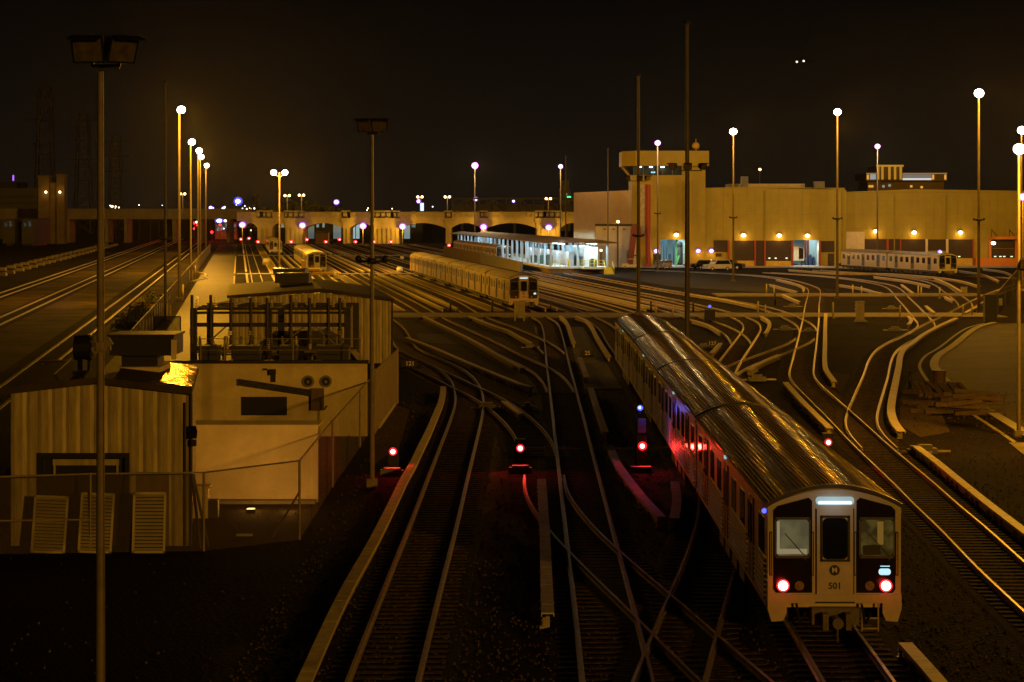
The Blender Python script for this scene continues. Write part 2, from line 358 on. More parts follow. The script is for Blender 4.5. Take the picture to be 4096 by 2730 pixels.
# ---------------------------------------------------------------- tracks
G2 = .7535
RAILP = [(-.07, 0), (.07, 0), (.07, .02), (.012, .035), (.012, .11), (.038, .118), (.038, .15), (-.038, .15), (-.038, .118), (-.012, .11), (-.012, .035), (-.07, .02)]
NT = [0]
def track(label, pts, meas='L', far=None, farY=735, sleepY=300, pre=None, bed=True):
    i = NT[0]; NT[0] += 1
    w = [P(x, y, .19) if not isinstance(x, str) else Vector((y[0], y[1], .19)) for x, y in pts]
    c = spline(w, 2.0, 3)
    c = offset(c, {'L': G2, 'R': -G2, 'C': 0}[meas])
    if far is not None:
        y0 = c[-1].y; tail = [Vector((yd(far, Y), Y, .19)) for Y in range(int(y0 + 35), farY + 1, 50)]
        tail = [t for t in tail if t.y > y0 + 20] + [Vector((yd(far, farY), farY, .19))]
        c = c[:-1] + spline([c[-2], c[-1]] + tail, 2.0)[1:]
        c = resample(c, 2.0, 12)
    t = thing('railway_track', label, 'railway track', (c[0].x, c[0].y, 0), 'railway tracks of the yard')
    z = .003 * (i % 9)
    for q in (-G2, G2): MB().sweep(RAILP, offset(c, q), .04 + z * .3).build('rail', STEEL, t)
    if bed: MB().sweep([(-1.75, -.05), (1.75, -.05), (1.5, .018 + z), (-1.5, .018 + z)], c).build('ballast_bed', BALLAST, t)
    s = MB(); d = 0.; dd = resample(c, .62)
    for a, b in zip(dd, dd[1:]):
        if a.y > sleepY: break
        s.box((a.x, a.y, .0 + z), (2.55 + random.uniform(-.08, .08), .23, .09), math.atan2(b.y - a.y, b.x - a.x) - math.pi / 2)
    if s.v: s.build('sleepers', TIE, t)
    return c
T1 = [(1384, 2730), (1554, 2300), (1650, 2069), (1695, 1945), (1735, 1846), (1765, 1767), (1801, 1678), (1824, 1611), (1826, 1583), (1819, 1550), (1812, 1526), (1793, 1498), (1755, 1472), (1691, 1442), (1640, 1419), (1592, 1399)]
track('railway track curving left past the chain link fence, nearest the substation', T1, 'L', -14.3)
track('railway track branching right from the fence side curve towards the middle track', [(1740, 1467), (1781, 1486), (1832, 1509), (1908, 1546), (1972, 1573), (2036, 1607), (2089, 1642), (2153, 1695), (2194, 1741), (2217, 1782), (2228, 1815)], 'L')
track('middle railway track running straight down left of the nearest train', [(2335, 2760), (2327, 2709), (2303, 2434), (2285, 2300), (2265, 2130), (2253, 2027), (2239, 1900), (2224, 1774), (2217, 1703), (2207, 1621), (2195, 1519), (2187, 1455), (2180, 1379), (2173, 1315), (2166, 1292), (2153, 1279), (2140, 1273)], 'L', 1.5)
track('crossover track slanting right from the middle track under the nearest train', [(2256, 1900), (2265, 1964), (2303, 2022), (2359, 2089), (2410, 2145), (2461, 2188), (2533, 2250), (2606, 2317), (2676, 2372), (2759, 2440), (2860, 2532), (3000, 2651), (3110, 2745)], 'L')
track('crossover track slanting up to the right, crossing the other crossover before the train', [(2500, 2800), (2530, 2730), (2585, 2593), (2682, 2366), (2732, 2253), (2770, 2146), (2795, 2050), (2800, 1960)], 'L')
track('railway track carrying the nearest train', [('w', (7.35, 46)), ('w', (7.53, 54)), ('w', (7.7, 77)), ('w', (7.86, 100)), ('w', (8.05, 123)), ('w', (8.12, 145)), ('w', (8.1, 175)), ('w', (8.3, 200)), ('w', (7.9, 212))], 'C', 6.45)
track('railway track right of the nearest train running up to the shop', [(4240, 2575), (4096, 2445), (3902, 2265), (3755, 2109), (3659, 2021), (3582, 1940), (3506, 1868), (3414, 1780), (3334, 1696), (3278, 1639), (3222, 1583), (3184, 1545), (3164, 1517), (3156, 1486), (3161, 1466), (3171, 1428), (3184, 1382), (3199, 1323), (3211, 1275), (3221, 1217), (3232, 1178), (3234, 1163), (3229, 1153), (3180, 1133), (3104, 1115), (3000, 1102), (2734, 1087), (2553, 1079)], 'L', sleepY=330)
track('S shaped railway track beside the side road at the right', [(3448, 1791), (3414, 1757), (3387, 1718), (3380, 1676), (3391, 1638), (3419, 1575), (3452, 1501), (3472, 1445), (3498, 1405), (3546, 1371), (3598, 1349), (3662, 1315), (3723, 1284), (3776, 1261), (3830, 1231), (3894, 1198), (3960, 1170), (4060, 1135)], 'L', sleepY=330)
track('curved railway track joining the S shaped track from the upper left', [(3634, 1333), (3669, 1307), (3672, 1292), (3649, 1264), (3618, 1225), (3583, 1187), (3560, 1159), (3534, 1144), (3496, 1134), (3400, 1118), (3250, 1103), (3050, 1090)], 'L', sleepY=330)
track('railway track joining the S shaped track below the two car train', [(3836, 1226), (3830, 1210), (3774, 1164), (3738, 1139), (3690, 1122), (3600, 1108), (3480, 1096), (3250, 1080)], 'L', sleepY=300)
track('railway track carrying the two car train by the shop', [('w', (92, 300)), ('w', (84, 335)), ('w', (70.6, 378)), ('w', (62, 420)), ('w', (54, 427)), ('w', (40, 432))], 'C', sleepY=200)
track('short connecting track slanting left from the shop track behind the nearest train', [(2947, 1496), (2980, 1473), (3031, 1452), (3118, 1419), (3184, 1394), (3235, 1371), (3258, 1353)], 'R')
track('railway track curving into the shop track above the bollards', [(3197, 1322), (3197, 1307), (3179, 1292), (3146, 1276), (3105, 1257), (3038, 1232), (2900, 1205)], 'L', 27.2)
track('railway track bending sharply just above the roof of the nearest train', [(2700, 1700), (2800, 1555), (2876, 1442), (2922, 1384), (2968, 1325), (2978, 1307), (2973, 1292), (2942, 1274), (2878, 1253)], 'L', 21.9)
track('railway track crossing the sharp bend behind the nearest train', [(2926, 1372), (2917, 1350), (2891, 1330), (2845, 1304), (2790, 1285)], 'L', 16.7)
track('railway track hidden behind the far end of the nearest train', [(2560, 1400), (2590, 1340), (2600, 1310), (2590, 1290), (2560, 1274)], 'L', 11.85)
track('railway track with two bare third rail covers, left of the signal cabinet', [(2296, 1562), (2280, 1529), (2242, 1493), (2194, 1465), (2110, 1432), (2000, 1376), (1900, 1330), (1788, 1279)], 'R', -8.9)
track('railway track running behind the signal cabinet into the middle track', [(2258, 1412), (2242, 1396), (2199, 1368), (2153, 1350), (2064, 1310), (1972, 1279), (1918, 1256)], 'R', -3.85)
for x0, lab in ((-19.2, 'yard track carrying the farthest parked train'), (-25.3, 'leftmost yard track beside the service road')):
    track(lab, [('w', (yd(x0, Y), Y)) for Y in (236, 300, 400)], 'C', x0)
track('main line track nearest the service road fence', [('w', (yd(-41.2, Y), Y)) for Y in (95, 236, 400)], 'C', -41.2, 900, 0, bed=False)
track('middle of the three main line tracks at the left', [('w', (yd(-50.4, Y), Y)) for Y in (150, 236, 400)], 'C', -50.4, 900, 0)
track('outermost main line track at the left', [('w', (yd(-57.4, Y), Y)) for Y in (170, 236, 400)], 'C', -57.4, 900, 0)

# third rails under pale cover boards
_o = MB().tube((0, 0, 0), (0, 0, .27), .04, n=8).tube((0, 0, .08), (0, 0, .12), .07, n=8).tube((0, 0, .17), (0, 0, .21), .07, n=8).bx(-.1, .1, -.08, .08, 0, .06).build('insulator', INS); INSM = _o.data; bpy.data.objects.remove(_o)
def cover(label, w, width=.32, brackets=True, group='third rail cover boards'):
    c = spline(w, 1.2, 2)
    t = thing('third_rail', label, 'third rail', (c[0].x, c[0].y, 0), group)
    h = width / 2
    fine = resample(c, .6); bd = MB(); sg = 5
    for a in range(0, len(fine) - 1, sg):
        q = fine[a:min(len(fine), a + sg + 1)]; q = list(q)
        if a + sg < len(fine) - 1 and len(q) > 1: q[-1] = q[-2].lerp(q[-1], .93)
        if len(q) > 1: bd.sweep([(-h, .28), (-h + .02, .28), (-h + .02, .345), (h - .02, .345), (h - .02, .28), (h, .28), (h, .38), (-h, .38)], q)
    bd.build('cover_board', COVER, t)
    MB().sweep([(-.05, .0), (.05, .0), (.05, .29), (-.05, .29)], c).build('contact_rail', STEEL, t)
    b = MB(); n = max(1, int(len(c) * 1.2 / 1.6)); q = offset(c, h - .06)
    for i in range(n + 1):
        p = q[min(len(q) - 1, int(i * (len(q) - 1) / n))]; pc = c[min(len(c) - 1, int(i * (len(c) - 1) / n))]
        if pc.y < 150 and i < 95: link('insulator', INSM, t, (p.x - t.location.x, p.y - t.location.y, 0))
    return c
def cpx(label, pts, **kw): return cover(label, [P(x, y, .36) for x, y in pts], **kw)
cpx('long pale cover board along the left side of the curve by the fence', [(1772, 1547), (1773, 1552), (1770, 1583), (1763, 1614), (1745, 1657), (1717, 1723), (1684, 1790), (1653, 1856), (1622, 1907), (1602, 1950), (1501, 2154), (1372, 2386), (1222, 2712), (1190, 2785)])
cpx('straight cover board standing alone left of the middle track, with an open near end', [(2166, 1919), (2173, 2028), (2180, 2155), (2185, 2300), (2191, 2455)])
cpx('cover board right of the middle track, above the bent one', [(2362, 1553), (2390, 1639), (2421, 1731)])
cpx('bent cover board lit red by the signal mast beside it', [(2447, 1803), (2467, 1851), (2511, 1914), (2578, 1999), (2646, 2070)])
cpx('short cover board close against the left side of the nearest train', [(2699, 1928), (2708, 2004), (2697, 2075)])
cpx('short cover board below the number 25 plate', [(2319, 1431), (2347, 1511)])
cpx('curved cover board between the middle track and the grey walkway', [(2240, 1265), (2257, 1279), (2273, 1307), (2283, 1340), (2296, 1374)])
cpx('curved cover board on the right of the grey walkway', [(2301, 1266), (2339, 1279), (2362, 1302), (2382, 1340), (2408, 1384), (2436, 1427)])
cpx('long slanting cover board left of the signal cabinet, the middle of three', [(1694, 1266), (1755, 1296), (1882, 1358), (2010, 1430), (2089, 1472)])
cpx('slanting cover board nearest the signal cabinet', [(1878, 1266), (1985, 1307), (2025, 1320), (2076, 1348), (2120, 1371)])
cpx('long slanting cover board beside the fence side curve, lowest of three', [(1625, 1350), (1730, 1390), (1857, 1445), (1985, 1498), (2100, 1543), (2125, 1549)])
cpx('stub of cover board left of the red dwarf signal', [(2015, 1606), (2084, 1656)])
cpx('long jointed cover board at the right, running out of the picture', [(3665, 1787), (3743, 1845), (3812, 1902), (3965, 2025), (4096, 2124), (4190, 2195)])
cpx('cover board right of the front of the nearest train', [(3621, 2574), (3762, 2730), (3800, 2780)])
cpx('cover board behind the nearest train, beside the red lamp', [(3142, 1530), (3208, 1604), (3319, 1714)])
cpx('cover board bending right beside the shop track', [(3303, 1255), (3301, 1300), (3300, 1376), (3299, 1453), (3304, 1479), (3337, 1527)])
cpx('brightest long S shaped cover board at the right', [(3825, 1274), (3751, 1307), (3687, 1343), (3648, 1374), (3618, 1394), (3602, 1422), (3595, 1466), (3582, 1530), (3567, 1606), (3564, 1644), (3570, 1672), (3582, 1699), (3605, 1727)], width=.40)
cpx('hooked cover board below the pair of bollards', [(3044, 1266), (3070, 1281), (3078, 1299), (3070, 1322), (3062, 1334)])
cpx('cover board beside the far end of the nearest train', [(2769, 1281), (2828, 1299), (2879, 1330)])
cpx('stub of cover board against the roof of the nearest train', [(2848, 1412), (2881, 1374)])
cpx('cover board along the short connecting track', [(2993, 1480), (3057, 1445), (3118, 1419)])
cpx('bright cover board above the pair of bollards', [(2752, 1176), (2900, 1201), (3025, 1227)])
cpx('short cover board between the two crossing paths', [(3130, 1179), (3196, 1207)])
cpx('cover board curving down to the shop track', [(3104, 1116), (3180, 1135), (3211, 1149), (3214, 1166)])
cpx('cover board left of the two slim bollards', [(3079, 1138), (3186, 1167)])
cpx('long bright cover board in front of the two car train', [(3155, 1079), (3359, 1092), (3496, 1085 + 8), (3700, 1105), (3827, 1121), (3919, 1146)])
cpx('second long cover board in front of the two car train', [(3496, 1106), (3624, 1123), (3718, 1144)])
cpx('cover board beside the bollards near the right crossing', [(3357, 1139), (3448, 1153), (3496, 1167), (3527, 1173)])
cpx('short steep cover board above the right crossing', [(3606, 1139), (3652, 1173)])
cpx('cover board leading to the small square cabinet', [(3738, 1113), (3789, 1134), (3848, 1168)])
cpx('cover board just behind the tall lamp mast at the right', [(3838, 1083), (3917, 1095), (3994, 1123)])
cpx('farthest cover board at the right edge of the yard', [(3932, 1075), (4006, 1085), (4042, 1098)])
cpx('stub of cover board between the right crossings', [(3703, 1224), (3736, 1251)])
cpx('stub of cover board beside the right fence', [(3861, 1251), (3917, 1223)])
cpx('stub of cover board under the right crossing', [(3779, 1187), (3810, 1202)])
cpx('tiny hooked cover board at the right crossing', [(3634, 1266), (3646, 1281), (3634, 1298)])
SEG = [('nearest', 238, 374), ('middle', 387, 541), ('farthest', 556, 730)]
for x0, lab in ((-26.8, 'beside the service road'), (-18.2, 'left of the dusty train'), (-16.8, 'against the dusty train'), (-6.95, 'in the pair left of the six car train'), (-5.5, 'closest left of the six car train'), (3.7, 'close behind the six car train'), (4.9, 'second behind the six car train'), (14.1, 'left of the two tall masts'), (15.2, 'right of the left tall mast')):
    for sn, a, b in SEG:
        if x0 > 3 and a > 380: continue
        cover('%s straight cover board %s' % (sn, lab), [Vector((yd(x0, a), a, 0)), Vector((yd(x0, (a + b) / 2), (a + b) / 2, 0)), Vector((yd(x0, b), b, 0))])
for x0 in (-21.9, -11.65, -1.45, 8.8, 18.95):
    for sn, a, b in SEG:
        if x0 > 5 and a > 380: continue
        s = ystrip('walkway', x0 - .9, x0 + .9, a, b, .10, CONC, .1)
        for q in (-.75, .75):
            o = MB().sweep([(-.13, 0), (.13, 0), (.13, .006), (-.13, .006)], [Vector((yd(x0 + q, a), a, 0)), Vector((yd(x0 + q, b), b, 0))], .101); o.build('yellow_line', YELLOW, s)
# ---------------------------------------------------------------- trains
CL = 22.45
def arch(w, z0, h, n): return [(w * (2 * i / n - 1), z0 + h * (1 - (2 * i / n - 1) ** 2)) for i in range(n + 1)]
def mk(b, name, m):
    o = b.build(name, m); me = o.data; bpy.data.objects.remove(o); return me
b = MB(); prof = [(-1.50, .98), (1.50, .98)] + [(1.55, 1.06), (1.55, 3.36)] + arch(1.5, 3.40, .36, 10)[::-1] + [(-1.55, 3.36), (-1.55, 1.06)]
b.prism(prof, 0, CL)
DY = (3.9, 11.2, 18.5); WY = (1.35, 6.3, 8.8, 13.6, 16.1, 21.0)
for s in (-1, 1):
    bays = [(.45, 2.9), (4.9, 10.2), (12.2, 17.5), (19.5, 22.0)]
    for a, c in bays:
        zz = [1.10 + .062 * i for i in range(17)]; pr = [(s * 1.552, zz[0])]
        for i in range(16): pr += [(s * (1.553 if i % 2 else 1.600), zz[i] + .01), (s * (1.553 if i % 2 else 1.600), zz[i] + .052)]
        pr += [(s * 1.552, zz[-1]), (s * 1.53, zz[-1]), (s * 1.53, zz[0])]
        b.prism(pr, a, c)
    b.bx(min(s * 1.55, s * 1.575), max(s * 1.55, s * 1.575), 0, CL, 3.18, 3.26)
    b.bx(min(s * 1.55, s * 1.585), max(s * 1.55, s * 1.585), 0, CL, .98, 1.08)
M_BODY = mk(b, 'car_body', STAIN)
b = MB(); rib = []
N = 160
for i in range(N + 1):
    u = 2 * i / N - 1; rib.append((1.58 * u, 3.39 + .45 * (1 - abs(u) ** 2.2) + (.013 if i % 4 < 2 else 0)))
b.prism(rib + [(1.58, 3.33)] + [(1.55 * (1 - 2 * i / 24), 3.335 + .45 * (1 - abs(1 - 2 * i / 24) ** 2.2)) for i in range(25)] + [(-1.58, 3.33)], -.10, CL + .02)
M_ROOF = mk(b, 'roof', ROOFM); b = MB()
for y in (.0,):
    b.prism([(x * 1.006, z + .02) for x, z in arch(1.58, 3.39, .46, 20)] + [(x, z - .06) for x, z in arch(1.58, 3.39, .45, 20)[::-1]], y - .13, y + .05)
M_BROW = mk(b, 'roof_brow', mat('brow_paint', (.035, .028, .016), .45, .3, .2, 3))
M_ROOF2 = M_ROOF.copy(); M_ROOF2.materials.clear(); M_ROOF2.materials.append(mat('dusty_roof', (.30, .25, .15), .5, .1, .4, 1.5))
M_DOOR = mk(MB().bx(-.03, .03, -.68, .68, 1.08, 3.12).bx(-.045, .045, -.03, .03, 1.08, 3.12), 'door', mat('door_steel', (.16, .15, .13), .4, .8, .2, 2))
M_WIN = mk(MB().bx(-.012, .012, -.62, .62, 2.12, 2.98), 'side_window', GLASSD)
M_DWIN = mk(MB().bx(-.04, .04, -.52, -.12, 2.0, 2.98).bx(-.04, .04, .12, .52, 2.0, 2.98), 'door_window', GLASSD)
b = MB().bx(-1.35, 1.35, .7, CL - .4, .62, .98)
for y in (7.2, 9.4, 11.6, 13.6): b.bx(-1.42, 1.42, y, y + 1.5, .38, .80)
M_UNDER = mk(b, 'underframe', CHARC)
b = MB()
for y in (-1.05, 1.05):
    for s in (-1, 1): b.tube((s * .68, y, .62), (s * .80, y, .62), .42, n=14)
    b.tube((-1, y, .62), (1, y, .62), .08)
for s in (-1, 1): b.bx(s * 1.02 - .09, s * 1.02 + .09, -1.7, 1.7, .50, .78).bx(s * 1.12 - .12, s * 1.12 + .12, -.5, .5, .45, .95)
M_BOGIE = mk(b, 'bogie', DARK)
# cab end
b = MB(); fr = [(-1.55, 1.08), (1.55, 1.08), (1.555, 3.36)] + arch(1.5, 3.38, .36, 12)[::-1] + [(-1.555, 3.36)]
b.prism(fr, -.07, 0.0)
b.bx(-1.56, 1.56, -.13, .0, 1.10, 1.30)
for s in (-1, 1): b.prism([(s * 1.12, 1.12), (s * 1.56, 1.12), (s * 1.56, .95), (s * 1.47, .66), (s * 1.20, .68), (s * 1.12, .86)], -.12, .25)
M_MASK = mk(b, 'cab_front', CABPAINT)
b = MB()
for s in (-1, 1): b.prism([(s * .52, 1.33), (s * 1.36, 1.33), (s * 1.42, 1.42), (s * 1.42, 3.26), (s * 1.32, 3.36), (s * .60, 3.55), (s * .52, 3.48)], -.095, -.06)
M_PANEL = mk(b, 'cab_panel', PANELB)
b = MB(); b.prism([(-.41, 1.14), (.43, 1.14), (.43, 3.29), (-.41, 3.29)], -.105, -.06)
M_CDOOR = mk(b, 'cab_door', CABPAINT)
def rrect(x0, x1, z0, z1, r=.07):
    out = []
    for cx, cz, a0 in ((x1 - r, z1 - r, 0), (x0 + r, z1 - r, 90), (x0 + r, z0 + r, 180), (x1 - r, z0 + r, 270)):
        for k in range(4): a = R(a0 + 30 * k); out.append((cx + r * math.cos(a), cz + r * math.sin(a)))
    return out
M_CDWIN = mk(MB().prism(rrect(-.27, .30, 2.12, 3.08, .1), -.118, -.10), 'cab_door_window', GLASSD)
b = MB()
for q in ((-.33, .36, 2.06, 2.115), (-.33, .36, 3.085, 3.14), (-.33, -.275, 2.06, 3.14), (.305, .36, 2.06, 3.14)): b.bx(q[0], q[1], -.125, -.10, q[2], q[3])
for x in (-.435, .455): b.bx(x - .012, x + .012, -.075, -.071, 1.14, 3.3)
b.bx(-.45, .47, -.14, -.10, 1.09, 1.13)
for x in (.50, -.50, 1.47, -1.47): b.bar((x, -.15, 1.75), (x, -.15, 2.75), .022).bar((x, -.15, 1.75), (x, -.08, 1.75), .022).bar((x, -.15, 2.75), (x, -.08, 2.75), .022)
for x in (-.98, .98): b.bar((x + .3, -.125, 2.18), (x - .18, -.125, 2.72), .022).bar((x + .3, -.12, 2.12), (x + .3, -.1, 2.12), .05)
for x in (-.9, .62): b.tube((x, -.16, 1.1), (x + .08, -.24, .62), .03, n=6).tube((x + .08, -.24, .62), (x + .22, -.2, .9), .03, n=6)
M_TRIM = mk(b, 'cab_trim', BLACK)
M_WS = mk(MB().prism(rrect(-1.36, -.60, 2.20, 3.04, .08), -.108, -.09), 'windscreen', GLASSD)
b = MB()
for q in ((-1.40, -.56, 2.14, 2.20), (-1.40, -.56, 3.04, 3.10), (-1.40, -1.36, 2.14, 3.10), (-.60, -.56, 2.14, 3.10)): b.bx(q[0], q[1], -.118, -.09, q[2], q[3])
M_WSF = mk(b, 'windscreen_frame', mat('window_gasket', (.06, .055, .045), .5, 0, .1, 2))
b = MB(); b.bx(-.55, .55, -.28, .3, .62, 1.0).tube((0, -.75, .72), (0, -.1, .72), .13, n=10).bx(-.33, -.2, -.62, -.2, .55, .92).bx(.2, .33, -.62, -.2, .55, .92).tube((0, -.6, .72), (0, -.62, .28), .03)
M_COUP = mk(b, 'coupler', mat('coupler_steel', (.13, .11, .085), .5, .4, .3, 6))
b = MB()
for z in (.50, .74): b.bx(.62, 1.02, -.2, -.14, z, z + .035)
for x in (.63, 1.01): b.bx(x - .015, x + .015, -.19, -.15, .45, 1.1)
M_STEP = mk(b, 'step_ladder', mat('step_steel', (.34, .3, .24), .5, .4, .3, 6))
def disc_me(name, x, z, r, m, y=-.10, d=.03): return mk(MB().tube((x, y - d, z), (x, y, z), r, n=16), name, m)
def add_head(car, red='on', sign=True, disp=True, lit=False, number=None, full=True):
    f = link('cab_front', M_MASK, car)
    link('cab_panel', M_PANEL, car); cd = link('cab_door', M_CDOOR, car); link('cab_door_window', M_CDWIN, car); link('cab_trim', M_TRIM, car)
    for s in (0, 1):
        me = M_WS
        if s == 0 and lit:
            me = M_WS.copy(); me.materials.clear(); me.materials.append(glow_window('lit_cab_glass', (.19, .165, .075), (.12, .105, .05), .55, 2.2))
        elif lit:
            me = M_WS.copy(); me.materials.clear(); me.materials.append(glow_window('dim_cab_glass', (.085, .06, .012), (.03, .02, .004), .7, 3.0))
        for mm, nm in ((me, 'windscreen'), (M_WSF, 'windscreen_frame')):
            link(nm, mm, car, (s * 1.97, 0, 0))
    if lit:
        link('cab_interior', mk(MB().bx(-1.30, -.64, -.112, -.107, 2.24, 2.36).bx(-1.34, -1.28, -.112, -.107, 2.24, 3.0), 'cab_interior', emi('cab_sill_glow', (.62, .60, .36), .28)), car)
        link('cab_seat', mk(MB().prism([(.66, 2.22), (1.08, 2.22), (1.06, 2.42), (.98, 2.46), (.66, 2.44)], -.112, -.107), 'cab_seat', BLACK), car)
        link('cab_interior', mk(MB().bx(1.0, 1.14, -.112, -.1075, 2.46, 3.0), 'cab_interior', emi('cab_panel_glow', (.45, .30, .05), .22)), car)
    if not full: return
    link('coupler', M_COUP, car); link('step_ladder', M_STEP, car)
    sg = mk(MB().prism(rrect(-.44, .46, 3.385, 3.575, .08), -.10, -.06), 'destination_sign', L_SIGN if sign else GLASSD); link('destination_sign', sg, car)
    if sign: link('sign_tube', mk(MB().prism(rrect(-.39, .41, 3.40, 3.475, .035), -.108, -.099), 'sign_tube', emi('sign_tube_glow', (.80, .92, 1), 1.05)), car)
    for s in (-1, 1):
        link('tail_lamp', disc_me('tail_lamp', s * 1.2, 1.50, .115, L_REDHOT if red == 'on' else mat('unlit_red_lens', (.12, .01, .01), .2)), car)
        if red == 'on': link('tail_lamp_halo', disc_me('tail_lamp_halo', s * 1.2, 1.50, .155, emi('red_halo', (1, .02, .02), .9), -.097, .015), car)  # red glowing disc paints the halo around the tail lamp
        link('headlamp', disc_me('headlamp', s * .82, 1.50, .11, mat('clear_lens', (.5, .42, .3), .12, .6, .5, 14)), car)
    if disp:
        link('route_display', mk(MB().prism(rrect(1.03, 1.31, 1.75, 1.90, .06), -.108, -.09), 'route_display', L_DISP), car)
        link('route_display_bar', mk(MB().bx(1.07, 1.29, -.105, -.09, 1.945, 1.965), 'route_display_bar', L_DISP), car)
    if number:
        letter(number, .21, BLACK, (.01, -.107, 1.49), cd)
        lg = link('round_logo', disc_me('round_logo', 0, 1.86, .125, BLACK, -.104, .006), cd)
        letter('M', .165, mat('logo_white', (.78, .72, .6), .5), (.0, -.114, 1.86), cd)
def car_parts(root, off, th, near=True, lamp=True, roof=None):
    car = link('train_car', M_BODY, root, off); car.rotation_euler = (0, 0, th)
    link('roof', roof or M_ROOF, car); link('roof_brow', M_BROW, car); link('roof_brow', M_BROW, car, (0, CL + .05, 0))
    for s in (-1, 1):
        for y in DY:
            link('door', M_DOOR, car, (s * 1.555, y, 0)); link('door_window', M_DWIN, car, (s * 1.558, y, 0))
        for y in WY: link('side_window', M_WIN, car, (s * 1.556, y, 0))
        if lamp: link('side_lamp', M_SLAMP, car, (s * 1.58, 11.2, 0))
    link('underframe', M_UNDER, car)
    if near:
        for y in (3.6, CL - 3.6): link('bogie', M_BOGIE, car, (0, y, 0))
    return car
M_SLAMP = mk(MB().box((0, 0, 3.3), (.08, .12, .09)), 'side_lamp', emi('side_lamp_glow', (.45, .8, .8), .6))
def train(label, front, n, th, pitch=23.1, group='trains parked in the yard', near=True, **kw):
    root = thing('metro_train', label, 'train', (front[0], front[1], 0), group)
    for i in range(n):
        c = car_parts(root, (-math.sin(th) * pitch * i, math.cos(th) * pitch * i, 0), th, near, roof=M_ROOF2)
        if i == 0: add_head(c, **kw)
    return root
# nearest train, each car set to the slight curve of its track
tr = thing('metro_train', 'nearest four car silver metro train numbered 501 with red tail lamps lit', 'train', (7.53, 53.75, 0))
X5 = [(7.53, 53.75), (7.70, 76.95), (7.865, 100.1), (8.05, 123.3), (8.10, 146)]
for i in range(4):
    (xa, ya), (xb, yb) = X5[i], X5[i + 1]
    c = car_parts(tr, (xa - 7.53, ya - 53.75, 0), math.atan2(-(xb - xa), yb - ya))
    if i == 0:
        add_head(c, lit=True, number='501')
        link('corner_marker_lamp', mk(MB().ball((-1.62, .1, 3.22), .06), 'corner_marker_lamp', L_BLUE), c)
        for s in (-1, 1): plight((7.53 + s * 1.2, 53.75 - .6, 1.5), 2.5, (1, .04, .03), .1, c)
        plight((7.53, 53.2, 3.42), 2.5, (.7, .85, 1), .2, c)
train('six car metro train standing at the middle of the yard, destination sign lit', (yd(1.5, 238.5), 238.5), 6, YTH, red='off', lit=False, number='525')
plight((yd(1.5, 238.5), 236.6, .8), 14, (1, .05, .03), .2)
train('reddish metro train beside the lit platform', (-1.65, 461), 4, YTH, near=False, red='off', lit=False)
train('dusty metro train with a yellow car mover at its front', (-32.0, 377), 4, YTH, red='off', sign=False, disp=False)
train('farthest parked metro train, ahead of the viaduct', (yd(-19.2, 553), 553), 3, YTH, near=False, red='off', sign=False, disp=False)
train('two car metro train curving in front of the shop at the right', (69.2, 365), 2, .20, red='off', sign=False, disp=False)

# ---------------------------------------------------------------- lamp masts
def flood(b_housing, b_lens, c, yaw, tilt, sx=.62, sz=.50, sy=.40):
    M = Matrix.Rotation(yaw, 4, 'Z') @ Matrix.Rotation(tilt, 4, 'X'); c = Vector(c)
    hv = [(-sx / 2, -sy / 2, -sz / 2), (sx / 2, -sy / 2, -sz / 2), (sx / 2, -sy / 2, sz / 2), (-sx / 2, -sy / 2, sz / 2), (-sx * .3, sy / 2, -sz * .3), (sx * .3, sy / 2, -sz * .3), (sx * .3, sy / 2, sz * .3), (-sx * .3, sy / 2, sz * .3)]
    b_housing.add([c + M @ Vector(v) for v in hv], [(0, 1, 2, 3), (7, 6, 5, 4), (0, 4, 5, 1), (1, 5, 6, 2), (2, 6, 7, 3), (3, 7, 4, 0)])
    vz = [(-sx / 2, -sy / 2 - .22, sz / 2 + .02), (sx / 2, -sy / 2 - .22, sz / 2 + .02), (sx / 2, -sy / 2, sz / 2 + .02), (-sx / 2, -sy / 2, sz / 2 + .02)]
    b_housing.add([c + M @ Vector(v) for v in vz] + [c + M @ (Vector(v) + Vector((0, 0, .02))) for v in vz], [(0, 1, 2, 3), (7, 6, 5, 4), (0, 4, 5, 1), (1, 5, 6, 2), (2, 6, 7, 3), (3, 7, 4, 0)])
    lv = [(-sx * .43, -sy / 2 - .012, -sz * .43), (sx * .43, -sy / 2 - .012, -sz * .43), (sx * .43, -sy / 2 - .012, sz * .43), (-sx * .43, -sy / 2 - .012, sz * .43)]
    b_lens.add([c + M @ Vector(v) for v in lv] + [c + M @ (Vector(v) + Vector((0, .01, 0))) for v in lv], [(0, 1, 2, 3), (7, 6, 5, 4), (0, 4, 5, 1), (1, 5, 6, 2), (2, 6, 7, 3), (3, 7, 4, 0)])
REFL = mat('flood_reflector', (.60, .50, .32), .18, .85, .5, 7)
